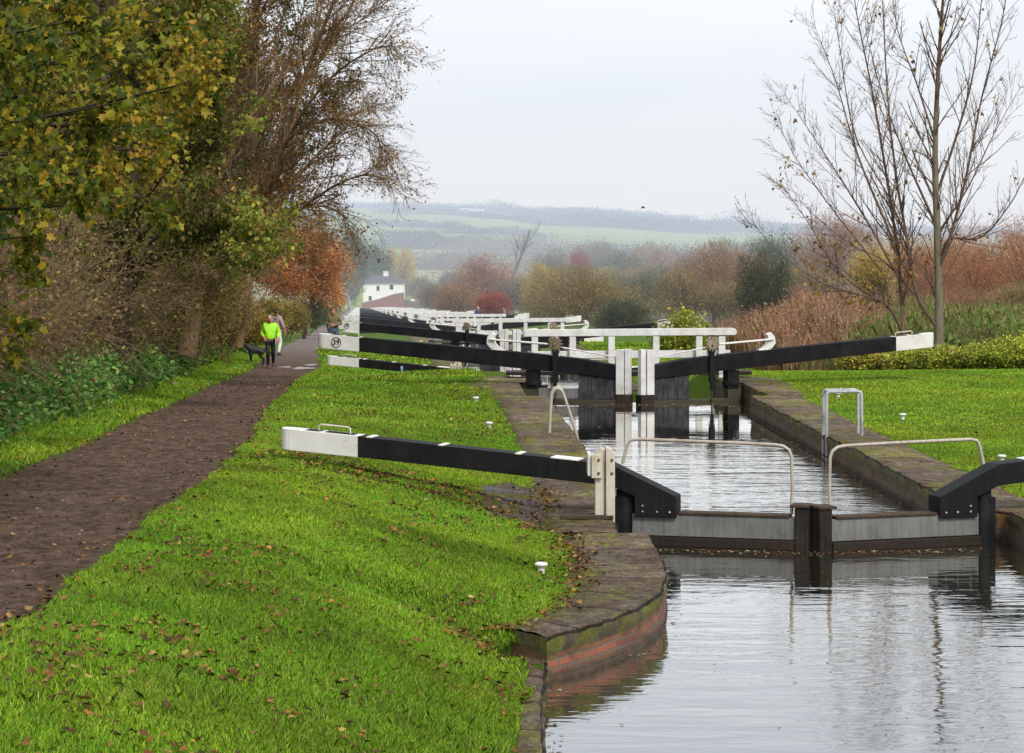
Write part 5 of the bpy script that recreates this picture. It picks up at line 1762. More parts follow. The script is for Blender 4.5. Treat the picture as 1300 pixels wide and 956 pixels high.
def right_country():
    right_tree()
    # reed beds and rank growth behind the lawn
    RED = [((.40, .22, .13), 4), ((.32, .18, .10), 3), ((.46, .31, .19), 3), ((.26, .22, .08), 2)]
    GRN = [((.16, .21, .05), 4), ((.24, .25, .08), 3), ((.36, .28, .13), 3), ((.12, .17, .04), 2)]
    q = lambda X, Y: X - cline(Y)
    keep_red = lambda X, Y: (q(X, Y) > 8 + 2 * vnoise(X, Y, 3, 71)) & (X / Y * F + HX < 1105 + 60 * vnoise(X, Y, 2, 72)) & (X / Y * F + HX > 840)
    reeds('reed_bed', 26000, (4, 18, 80, 100), RED, 1.25, .022, 71, keep_red, ([((.40, .26, .19), 4), ((.34, .19, .12), 3), ((.28, .14, .08), 2)], .16))
    keep_g = lambda X, Y: (X / Y * F + HX > 1060 + 60 * vnoise(X, Y, 2, 73)) & (X / Y * F + HX < 1500)
    reeds('rank_grass', 30000, (9, 24, 74, 98), GRN, 1.05, .024, 73, keep_g, ([((.26, .19, .11), 3), ((.16, .14, .06), 3)], .05))
    keep_d = lambda X, Y: (q(X, Y) > 8.2 + .8 * vnoise(X, Y, 2, 74)) & (X / Y * F + HX < 1090) & (X / Y * F + HX > 905)
    reeds('dry_grass', 9000, (5, 11, 66, 80), DRY_PAL, .75, .022, 75, keep_d)
    scatter_plants('brambles', 26000, (9, 26, 74, 92), [((.09, .16, .03), 4), ((.13, .2, .035), 3), ((.12, .07, .03), 2)], .16, LEAF_OVAL, 76, hgt=1.3, keep=lambda X, Y: (X / Y * F + HX > 1090))
    # low spreading shrubs edging the lawn, each one its own
    for i, (px, by, ty, Y, w) in enumerate([(1100, 469, 446, 64.5, 70), (1150, 466, 439, 65, 80), (1205, 465, 440, 65.5, 80), (1255, 463, 432, 65, 84), (1305, 461, 424, 64.5, 90)]):
        pal = [((.22, .25, .03), 4), ((.14, .19, .025), 4), ((.33, .29, .05), 2), ((.07, .09, .02), 2), ((.16, .06, .035), .8 + (i == 0) * 4)]
        lab = ['reddish low shrub at the left end of the lawn edging, under the beam', 'low yellow green shrub just under the white beam end', 'low yellow green shrub at the foot of the bare tree', 'low bright shrub right of the bare tree', 'tallest low yellow green shrub at the right edge'][i]
        soft_tree('low_shrub', lab, 'shrub', px, by, ty, Y, w, pal, 7500, .07, bark='bark_dark', bright=2.1, seed=110 + i, twigs=60, low=True, shell=.25, nclump=60)
    soft_tree('low_shrub', 'yellow green bush beyond the footbridge rail, left of the red reeds', 'shrub', 862, 428, 397, 100, 74, [((.24, .27, .03), 4), ((.16, .21, .025), 3), ((.34, .31, .06), 2)], 4000, .13, seed=121, low=True, twigs=60, z=-2.4)
    OL = [((.22, .165, .075), 4), ((.27, .195, .09), 3), ((.15, .12, .055), 3), ((.19, .15, .065), 2)]
    BR = [((.25, .14, .075), 4), ((.19, .11, .065), 3), ((.30, .19, .09), 2)]
    PK = [((.28, .16, .11), 4), ((.22, .13, .10), 3), ((.32, .20, .12), 2)]
    RD = [((.27, .075, .05), 4), ((.20, .06, .045), 3), ((.30, .12, .06), 2)]
    OR = [((.40, .17, .045), 4), ((.33, .12, .04), 3), ((.28, .14, .06), 3), ((.20, .11, .05), 2)]
    YE = [((.42, .32, .10), 4), ((.35, .26, .09), 3), ((.30, .24, .10), 2)]
    GN = [((.07, .10, .04), 4), ((.10, .12, .05), 3), ((.05, .07, .03), 3)]
    DK = [((.045, .06, .028), 4), ((.065, .075, .03), 3), ((.10, .09, .045), 2)]
    GY = [((.17, .14, .10), 4), ((.14, .12, .09), 3), ((.20, .16, .10), 2)]
    trees = [
        # px, base, top, Y, width, palette, n, label
        (1075, 425, 372, 118, 80, BR, 3600, 'brown scrub bush between the reeds and the golden tree', 'scrub_bush'),
        (1150, 428, 378, 112, 90, OL, 3600, 'olive scrub bush low behind the bare tree stems', 'scrub_bush'),
        (1225, 428, 368, 116, 100, BR, 4000, 'rusty scrub bush under the broad orange tree', 'scrub_bush'),
        (1300, 428, 362, 112, 100, OL, 4000, 'olive scrub bush at the right edge under the orange trees', 'scrub_bush'),
        (1000, 418, 360, 150, 70, PK, 3000, 'pinkish brown scrub bush right of the dark rounded bush', 'scrub_bush'),
        (440, 402, 345, 640, 40, GN, 2600, 'dim green bush left of the white house', 'bush'),
        (815, 410, 352, 260, 70, GN, 3600, 'dull green bush between the olive bushes right of centre', 'bush'),
        (880, 402, 338, 360, 90, OL, 4200, 'tan tree behind the pale olive bush', 'autumn_tree'),
        (770, 400, 352, 360, 80, GN, 3600, 'grey green tree mass behind the broad rounded bush', 'autumn_tree'),
        (665, 404, 352, 330, 70, GY, 3600, 'grey brown twiggy tree between the red bush and the willow', 'autumn_tree'),
        (600, 402, 348, 420, 70, BR, 3600, 'rusty brown tree behind the round pinkish one', 'autumn_tree'),
        (930, 412, 358, 190, 80, OL, 3800, 'olive tan bush left of the dark rounded bush', 'bush'),
        (1020, 412, 338, 200, 90, OL, 4200, 'olive tan tree between the dark bush and the golden tree', 'autumn_tree'),
        (720, 385, 338, 470, 70, GY, 3000, 'pale grey tree behind the yellow willow', 'far_tree'),
        (800, 380, 335, 480, 80, OL, 3000, 'dull tan tree in the haze right of the small red one', 'far_tree'),
        (550, 396, 366, 560, 40, BR, 2400, 'small rusty bush near the dark end of the bridge wall', 'bush'),
        (1110, 420, 312, 112, 66, YE, 2600, 'small golden leaved tree half hidden behind the bare tree stems', 'golden_tree'),
        (1262, 420, 288, 165, 150, OR, 9000, 'broad orange and rust tree behind the rank grass at the right', 'autumn_tree'),
        (1330, 420, 262, 150, 130, OR, 7000, 'orange tree running off the right edge of the picture', 'autumn_tree'),
        (1165, 415, 300, 190, 130, OR, 7500, 'rust brown tree straight behind the bare tree', 'autumn_tree'),
        (1215, 410, 292, 230, 120, BR, 6500, 'brown twiggy tree between two orange ones at right', 'autumn_tree'),
        (1065, 400, 275, 240, 120, PK, 6500, 'pinkish grey bare crowned tree left of the golden one', 'bare_wood_tree'),
        (972, 402, 325, 140, 84, DK, 5500, 'dark green rounded bush left of the bare tree, over the red reeds', 'holly_bush'),
        (905, 408, 312, 230, 105, BR, 6500, 'brown autumn tree with a thinning top, left of the dark bush', 'autumn_tree'),
        (945, 402, 318, 300, 80, BR, 4200, 'dull orange tree tucked behind the dark bush', 'autumn_tree'),
        (868, 410, 345, 190, 70, OL, 4200, 'pale olive bush in the middle distance right of centre', 'bush'),
        (985, 395, 293, 420, 90, GN, 4800, 'hazy green tree peeping over the brown ones right of centre', 'far_tree'),
        (835, 395, 345, 330, 60, GN, 3000, 'greyish green bush left of the thinning brown tree', 'bush'),
        (745, 412, 343, 175, 150, OL, 9500, 'broad olive brown rounded bush behind the footbridge', 'bush'),
        (700, 408, 362, 205, 70, OL, 4200, 'olive bush at the left foot of the broad rounded one', 'bush'),
        (790, 412, 378, 165, 64, DK, 3200, 'dark green undergrowth bush at the right foot of the broad bush', 'bush'),
        (687, 395, 340, 300, 50, YE, 3000, 'pale yellow willow above the olive bush', 'willow_tree'),
        (627, 400, 374, 235, 44, RD, 3200, 'deep red bush near the two people at the locks', 'red_bush'),
        (616, 400, 327, 345, 84, PK, 6500, 'round pinkish red bare crowned tree in the centre distance', 'autumn_tree'),
        (580, 402, 362, 300, 60, BR, 4200, 'brown bush beside the far white railings', 'bush'),
        (560, 398, 360, 420, 50, GY, 3000, 'grey brown bush close to the red brick bridge', 'bush'),
        (655, 398, 360, 380, 60, GY, 3200, 'grey twiggy bush between willow and red bush', 'bush'),
        (737, 372, 318, 560, 30, RD, 1800, 'small red leaved tree in the hazy middle distance', 'red_tree'),
        (770, 372, 340, 520, 40, YE, 1500, 'small amber tree beside the hazy red one', 'golden_tree'),
        (515, 388, 318, 760, 30, YE, 2600, 'taller yellow poplar right of the white house', 'poplar_tree'),
        (499, 385, 317, 800, 18, YE, 1700, 'slim yellow poplar directly above the house roof', 'poplar_tree'),
        (535, 390, 350, 720, 36, GY, 1800, 'grey thicket at the foot of the yellow poplar', 'bush'),
        (446, 398, 300, 600, 50, GN, 6000, 'tall ivy green tree left of the white house', 'ivy_tree'),
        (474, 392, 308, 740, 40, GN, 3800, 'dark green tree overhanging the white house', 'ivy_tree'),
        (432, 400, 330, 480, 44, OL, 3200, 'dull green tree between the orange tree and the ivy one', 'far_tree'),
        (572, 390, 348, 800, 36, DK, 1700, 'dark hazy bush on the far pasture edge', 'bush'),
        (700, 372, 318, 640, 60, GY, 3200, 'grey leafless tree in the haze behind the willow', 'far_tree'),
        (790, 368, 322, 620, 70, GN, 3200, 'blue green hazy tree right of the small red one', 'far_tree'),
        (832, 362, 310, 680, 64, BR, 3000, 'brownish hazy tree under the distant field', 'far_tree'),
        (760, 352, 308, 800, 70, GY, 3000, 'hazy grey tree mass left of the distant field', 'far_tree'),
        (870, 368, 330, 560, 50, GY, 2400, 'faint grey tree behind the pale olive bush', 'far_tree'),
        (1030, 372, 300, 520, 80, GY, 3400, 'grey hazy tree behind the pinkish bare one', 'far_tree'),
        (920, 372, 306, 600, 60, GN, 2800, 'blue grey tree above the brown tree with thinning top', 'far_tree'),
    ]
    for i, (px, by, ty, Y, w, pal, n, lab, nm) in enumerate(trees):
        low = 'bush' in nm
        soft_tree(nm, lab, 'bush' if low else 'tree', px, by, ty, Y, w, pal, int(n * 2.6), .00045 * Y + .035, seed=200 + i, jit=.10, amp=.15, twigf=.5, bright=1.6, nclump=110, twigs=200 if Y < 350 else 60,
                  bark='bark_pale' if nm == 'ivy_tree' else 'bark_far', low=low or nm in ('autumn_tree', 'poplar_tree'), shell=.3)
    # the tall leafless tree in the haze
    rg = np.random.default_rng(150)
    b = at(643, 345, 640); zg = hz(b.x, b.y)
    root = empty('leafless_tree', (b.x, b.y, zg)); tag(root, 'tall leafless tree silhouetted against the hazy fields', 'tree')
    S = Seg(); tips = []
    P = dict(nseg=[7, 5, 4, 3], up=[.1, .3, .3, .2], wig=.10, levels=3, kids=[12, 6, 4], ang=.6, ratio=.42, rmin=.035, rr=.5, taper=.3, bare=.3)
    grow(S, tips, np.array([0, 0, 0]), np.array([0, 0, 1.]), at(643, 288, 640).z - zg, .5, 0, P, rg)
    link('trunk', seg_mesh('trunk', S), M['bark_far'], root)


def far_land():
    """woods and hedgerows of the far slopes (one mass), farm houses, a mast"""
    rg = np.random.default_rng(170)
    Cs, cols, sizes = [], [], []

    def row(x0, y0, x1, y1, n, hgt, wid, pal, leaf):
        n = int(n * 6)
        t = rg.random(n)
        X = x0 + (x1 - x0) * t + rg.normal(0, wid, n); Yv = y0 + (y1 - y0) * t + rg.normal(0, wid * 1.2, n)
        bump = .6 + .9 * (vnoise(X, Yv, hgt * 1.6, 3) + .5)
        Z = h(X, Yv) + hgt * bump * rg.random(n) ** 1.5
        Cs.append(np.column_stack([X, Yv, Z])); cols.append(pick(pal, n, rg, .12) * np.clip(1 + .7 * vnoise(X, Yv, hgt * 2, 5), .5, 1.5)[:, None]); sizes.append(leaf * .32 * rg.uniform(.6, 1.4, n))
    D = [((.06, .08, .06), 4), ((.09, .09, .06), 3), ((.14, .11, .07), 2)]
    A_ = [((.30, .20, .11), 4), ((.22, .18, .10), 3), ((.13, .15, .08), 3), ((.34, .26, .10), 1)]

    def at_row(pxa, pya, pxb, Y, n, hgt, wid, pal, leaf):
        x0, x1 = (pxa - HX) * Y / F, (pxb - HX) * Y / F
        row(x0, Y, x1, Y + rg.normal(0, Y * .02), n, hgt, wid, pal, leaf)
    # skyline woods, hedgerows on the slopes, copses in the valley
    at_row(470, 0, 700, 3900, 2600, 10, 24, D, 6)
    at_row(630, 0, 760, 3950, 2600, 16, 34, D, 6)
    at_row(690, 0, 860, 3600, 4200, 14, 40, D, 6)
    at_row(420, 0, 600, 3950, 1600, 9, 24, D, 6)
    at_row(840, 0, 1010, 3300, 3600, 13, 40, D, 6)
    at_row(935, 0, 975, 3200, 900, 22, 18, D, 6)
    at_row(1000, 0, 1400, 3500, 5000, 10, 60, D, 6)
    at_row(480, 0, 610, 3050, 700, 6, 8, D, 4.5)
    at_row(600, 0, 700, 2950, 900, 6, 8, D, 4.5)
    at_row(720, 0, 880, 2850, 2600, 11, 30, D, 5)
    at_row(480, 0, 590, 2500, 800, 6, 6, D, 4.5)
    at_row(560, 0, 690, 2300, 800, 6, 6, D, 4.5)
    at_row(495, 0, 590, 1900, 2400, 10, 14, D, 4)
    at_row(590, 0, 700, 1750, 2000, 11, 22, A_, 4)
    at_row(700, 0, 800, 1650, 1800, 9, 18, A_, 4)
    at_row(740, 0, 900, 1500, 2600, 11, 24, D, 4)
    at_row(900, 0, 1010, 1700, 1800, 9, 20, A_, 4)
    at_row(520, 0, 600, 1420, 1800, 8, 14, A_, 3.4)
    at_row(600, 0, 660, 1150, 1100, 7, 12, A_, 2.6)
    at_row(680, 0, 800, 1100, 2400, 8, 22, A_, 2.6)
    at_row(800, 0, 940, 1000, 2400, 8, 22, A_, 2.6)
    at_row(960, 0, 1120, 900, 2600, 10, 30, A_, 2.6)
    at_row(1120, 0, 1400, 900, 3600, 12, 30, A_, 2.6)
    C = np.concatenate(Cs)
    me = leaves_mesh('far_woods', C, np.concatenate(sizes), np.clip(np.concatenate(cols), .004, .9), LEAF_DIAMOND, .3, rg)
    tag(link('far_woods', me, M['leaf']), kind='stuff')
    # farm houses on the skyline
    for i, (px, Y, w, lab) in enumerate([(590, 3550, 14, 'left one of the tiny white houses on the far ridge'), (606, 3560, 20, 'longest tiny white house on the far ridge'), (769, 3100, 12, 'tiny white house in the trees of the right hand ridge')]):
        x = (px - HX) * Y / F
        z = hz(x, Y)
        zt = max(z, at(px, [271, 269, 289][i], Y).z - 3)
        g = empty('far_house', (x, Y, zt)); tag(g, lab, 'house')
        mb = MB(); mb.box(-w / 2, w / 2, -4, 4, -14, 5); mb.build('wall', M['render_wall'], g)
        mb = MB(); mb.add([(-w / 2 - .5, -4.6, 5), (w / 2 + .5, -4.6, 5), (w / 2 + .5, 4.6, 5), (-w / 2 - .5, 4.6, 5), (-w / 2 - .5, 0, 9), (w / 2 + .5, 0, 9)], [(0, 1, 5, 4), (2, 3, 4, 5), (1, 2, 5), (3, 0, 4), (3, 2, 1, 0)])
        mb.build('roof', M['slate'], g)
        mb = MB(); mb.box(w * .2, w * .2 + 1, -.5, .5, 7.8, 10.5); mb.build('chimney', M['red_brick'], g)
        for s in (-.3, 0, .3):
            mb = MB(); mb.box(w * s - .6, w * s + .6, -4.05, -3.9, 1.5, 3.2); mb.build('window', M['dark_glass'], g)
    p = at(696, 300, 1700); z = hz(p.x, 1700)
    g = empty('radio_mast', (p.x, 1700, z)); tag(g, 'thin faint mast rising above the hazy fields', 'mast')
    mb = MB(); mb.tube([(0, 0, 0), (0, 0, at(0, 262, 1700).z - z)], [.6, .25], 6); mb.build('pole', M['galv'], g)
    mb = MB(); mb.box(-1.4, 1.4, -.15, .15, at(0, 262, 1700).z - z - 3, at(0, 262, 1700).z - z - 2.6); mb.build('cross_arm', M['galv'], g)


def build_house():
    Y = 690.0
    s = Y / F
    z0 = at(0, 397, Y).z; ze = at(0, 359.5, Y).z; za = at(0, 350, Y).z
    g = empty('cottage', (at(487, 0, Y).x, Y, z0)); tag(g, 'white rendered house with hipped slate roof at the foot of the flight', 'house')
    x0, x1 = (461 - 487) * s, (512.5 - 487) * s
    H = ze - z0
    D = 8.0
    mb = MB(); mb.box(x0, x1, 0, D, 0, H); mb.build('wall', M['render_wall'], g)
    mb = MB(); e = .5
    mb.add([(x0 - e, -e, H + .02), (x1 + e, -e, H + .02), (x1 + e, D + e, H + .02), (x0 - e, D + e, H + .02), (x0 + 3.5, D / 2, za - z0), (x1 - 3.0, D / 2, za - z0)],
           [(0, 1, 5, 4), (1, 2, 5), (2, 3, 4, 5), (3, 0, 4), (3, 2, 1, 0)])
    rf = mb.build('roof', M['slate'], g)
    for cx in (489,):
        x = (cx - 487) * s
        mb = MB(); mb.box(x - .65, x + .65, D / 2 - .5, D / 2 + .5, H + .6, za - z0 + .9); mb.box(x - .75, x + .75, D / 2 - .6, D / 2 + .6, za - z0 + .9, za - z0 + 1.1)
        ch = mb.build('chimney', M['render_wall'], rf)
    for px_, py_, w in ((497, 364.5, 1.15), (480, 366, 1.0), (505, 378, 1.1), (470, 379, 1.0)):
        x = (px_ - 487) * s; z = at(0, py_, Y).z - z0
        mb = MB(); mb.box(x - w / 2, x + w / 2, -.06, .1, z - .75, z + .75); f = mb.build('window', M['white_paint'], g)
        mb = MB(); mb.box(x - w / 2 + .1, x + w / 2 - .1, -.075, .05, z - .65, z + .65); mb.build('pane', M['dark_glass'], f)
    # brick bridge ramp in front
    Y = 668.0
    P = lambda px, py: at(px, py, Y)
    b = P(487, 395)
    g = empty('brick_bridge', (b.x, Y, b.z)); tag(g, 'red brick bridge parapet sloping up to the right before the white house', 'bridge')
    poly = [(P(x, y).x - b.x, P(x, y).z - b.z) for x, y in ((459, 396), (459, 385), (480, 380.5), (500, 374), (513, 372), (513, 390), (486, 395))]
    mb = MB(); mb.prism_xz(poly, 0, .6); mb.build('parapet', M['red_brick'], g)
    cop = [(459, 385), (480, 380.5), (500, 374), (513, 372)]
    up = [(P(x, y).x - b.x, P(x, y).z - b.z + .22) for x, y in cop]; dn = [(P(x, y).x - b.x, P(x, y).z - b.z + .003) for x, y in cop][::-1]
    mb = MB(); mb.prism_xz(up + dn, -.08, .68); mb.build('coping', M['coping_far'], g)
    poly = [(P(x, y).x - b.x, P(x, y).z - b.z) for x, y in ((513, 402), (513, 380), (530, 385), (550, 387), (550, 402))]
    mb = MB(); mb.prism_xz(poly, .1, .55); mb.build('wing_wall', M['bark_far'], g)
    # small white board by the bridge
    p = at(524, 386, 640); z = hz(p.x, 640)
    g = empty('notice_board', (p.x, 640, z)); tag(g, 'tiny white notice board right of the red brick bridge', 'sign')
    zt = at(0, 381, 640).z - z
    mb = MB(); mb.box(-.5, .5, -.06, .06, zt - .25, zt + .25); mb.build('board', M['white_far'], g)
    mb = MB(); mb.box(-.06, .06, .061, .16, 0, zt - .2); mb.build('post', M['bark_dark'], g)


# ------------------------------------------------------------------ people, dog, bird
def skin(name, verts, edges, radii, mat, parent, root=0, sub=2):
    me = bpy.data.meshes.new(name)
    me.from_pydata([tuple(v) for v in verts], edges, [])
    o = bpy.data.objects.new('tmp', me)
    COL.objects.link(o)
    o.modifiers.new('s', 'SKIN')
    sv = me.skin_vertices[0].data
    for i, r in enumerate(radii):
        r = (r, r) if not isinstance(r, tuple) else r
        sv[i].radius = r
        sv[i].use_root = (i == root)
    m = o.modifiers.new('u', 'SUBSURF'); m.levels = sub; m.render_levels = sub
    dg = bpy.context.evaluated_depsgraph_get()
    out = bpy.data.meshes.new_from_object(o.evaluated_get(dg))
    bpy.data.objects.remove(o)
    out.name = name
    for p in out.polygons: p.use_smooth = True
    return link(name, out, mat, parent) if mat is not None else out


def join_mesh(me, mb):
    """append the plain shapes of mb to a mesh"""
    bm = bmesh.new(); bm.from_mesh(me)
    t = bpy.data.meshes.new('t'); t.from_pydata(mb.v, [], mb.f); t.update()
    bm.from_mesh(t)
    bmesh.ops.recalc_face_normals(bm, faces=bm.faces)
    for f in bm.faces: f.smooth = True
    bm.to_mesh(me); bm.free()
    bpy.data.meshes.remove(t)


def person(loc, rz, label, J, top, legs, hair, skin_m='skin', hgt=1.72, hair_len=.0, extras=None):
    """J: joint positions in metres for a 1.72 m figure facing -y (x to the picture's right)"""
    g = empty('person', loc, rz); tag(g, label, 'person')
    k = hgt / 1.72
    g.scale = (k, k, k)
    D = dict(pelvis=(0, 0, .94), waist=(0, 0, 1.08), chest=(0, .0, 1.28), neck=(0, .01, 1.46), chin=(0, -.01, 1.53), head=(0, -.01, 1.62), crown=(0, 0, 1.69),
             shl=(-.17, .01, 1.41), shr=(.17, .01, 1.41), ell=(-.24, .02, 1.14), elr=(.24, .02, 1.14), wrl=(-.24, -.06, .90), wrr=(.24, -.06, .90),
             hil=(-.09, 0, .90), hir=(.09, 0, .90), knl=(-.10, -.02, .50), knr=(.10, -.02, .50), anl=(-.10, .02, .09), anr=(.10, .02, .09), tol=(-.11, -.14, .03), tor=(.11, -.14, .03))
    D.update(J)
    names = list(D)
    ix = {n: i for i, n in enumerate(names)}
    E = [('pelvis', 'waist'), ('waist', 'chest'), ('chest', 'neck'), ('neck', 'chin'), ('chin', 'head'), ('head', 'crown'), ('chest', 'shl'), ('chest', 'shr'), ('shl', 'ell'), ('ell', 'wrl'), ('shr', 'elr'), ('elr', 'wrr'),
         ('pelvis', 'hil'), ('pelvis', 'hir'), ('hil', 'knl'), ('knl', 'anl'), ('anl', 'tol'), ('hir', 'knr'), ('knr', 'anr'), ('anr', 'tor')]
    Rr = dict(pelvis=(.115, .085), waist=(.10, .075), chest=(.125, .085), neck=.052, chin=(.062, .072), head=(.080, .097), crown=(.058, .072), shl=.050, shr=.050, ell=.042, elr=.042, wrl=.028, wrr=.028,
              hil=.07, hir=.07, knl=.05, knr=.05, anl=.030, anr=.030, tol=.018, tor=.018)
    me = skin('body', [D[n] for n in names], [(ix[a], ix[b]) for a, b in E], [Rr[n] for n in names], None, g)
    # face and hands
    mb = MB()
    hx, hy, hzz = D['head']
    f = -1
    mb.tube([(hx, hy - .088, hzz + .012), (hx, hy - .112, hzz - .025), (hx, hy - .085, hzz - .035)], [.010, .017, .014], 6)
    for s in (-1, 1):
        mb.ball((hx + s * .082, hy + .01, hzz - .005), .026, 5, .45, .8, 1.2)
        mb.ball((hx + s * .034, hy - .083, hzz + .015), .013, 5)
    mb.ball((hx, hy - .085, hzz - .062), .024, 5, 1, .4, .35)
    for s, w, e in ((-1, 'wrl', 'ell'), (1, 'wrr', 'elr')):
        a = Vector(D[w]); d = (a - Vector(D[e])).normalized()
        side = d.cross(Vector((0, 1, 0))).normalized() if abs(d.y) < .9 else Vector((1, 0, 0))
        nrm = side.cross(d)
        palm = a + d * .06
        mb.tube([a - d * .02, a + d * .03, a + d * .095], [.026, .036, .030], 8)
        for j, (off, L_) in enumerate(((-.030, .060), (-.010, .075), (.011, .070), (.030, .055))):
            b0 = a + d * .085 + side * off
            b1 = b0 + d * L_ * .55 + nrm * .012
            mb.tube([b0, b1, b1 + d * L_ * .35 + nrm * .026], [.0095, .009, .007], 6)
        b0 = a + d * .04 + side * (-.034 * s)
        mb.tube([b0, b0 + side * (-.03 * s) + d * .025, b0 + side * (-.034 * s) + d * .055 + nrm * .01], [.012, .011, .008], 6)
    join_mesh(me, mb)
    link('body', me, M[skin_m], g)
    # top with sleeves
    N = ['pelvis', 'waist', 'chest', 'neck', 'shl', 'shr', 'ell', 'elr', 'wrl', 'wrr']
    V = [Vector(D[n]) for n in N]
    V[0] = Vector(D['pelvis']) + Vector((0, 0, -.05)); V[3] = Vector(D['neck']) + Vector((0, 0, -.005))
    for a, b in ((8, 6), (9, 7)):
        V[a] = V[a] + (V[b] - V[a]).normalized() * .02
    rr = [(.185, .15), (.178, .15), (.215, .168), (.074, .072), .098, .098, .068, .068, .050, .050]
    skin('jacket', V, [(0, 1), (1, 2), (2, 3), (2, 4), (2, 5), (4, 6), (6, 8), (5, 7), (7, 9)], rr, M[top], g)
    N = ['pelvis', 'hil', 'hir', 'knl', 'knr', 'anl', 'anr']
    V = [Vector(D[n]) for n in N]
    for a, b in ((5, 3), (6, 4)): V[a] = V[a] + (V[b] - V[a]).normalized() * .02
    lr = [(.15, .115), .10, .10, .072, .072, .052, .052]
    skin('trousers', V, [(0, 1), (0, 2), (1, 3), (3, 5), (2, 4), (4, 6)], lr, M[legs], g)
    for a, t in (('anl', 'tol'), ('anr', 'tor')):
        A_, T_ = Vector(D[a]), Vector(D[t])
        skin('shoe', [A_ + Vector((0, .05, -.045)), A_ + Vector((0, 0, -.02)), (A_ + T_) / 2 + Vector((0, 0, -.012)), T_ + Vector((0, 0, .008))], [(0, 1), (1, 2), (2, 3)], [.050, .062, .055, .042], M['shoe'], g)
    mb = MB()
    H = Vector(D['head'])
    V = [H + Vector((0, .035, .045)), H + Vector((0, .06, -.02)), H + Vector((0, -.035, .09))]
    skin('hair', V, [(0, 1), (0, 2)], [(.080, .078), (.068, .055), (.06, .03)], M[hair], g)
    if hair_len:
        skin('hair', [H + Vector((0, .06, .0)), H + Vector((0, .085, -.12)), H + Vector((0, .07, -.12 - hair_len))], [(0, 1), (1, 2)], [.07, .055, .035], M[hair], g)
    return g


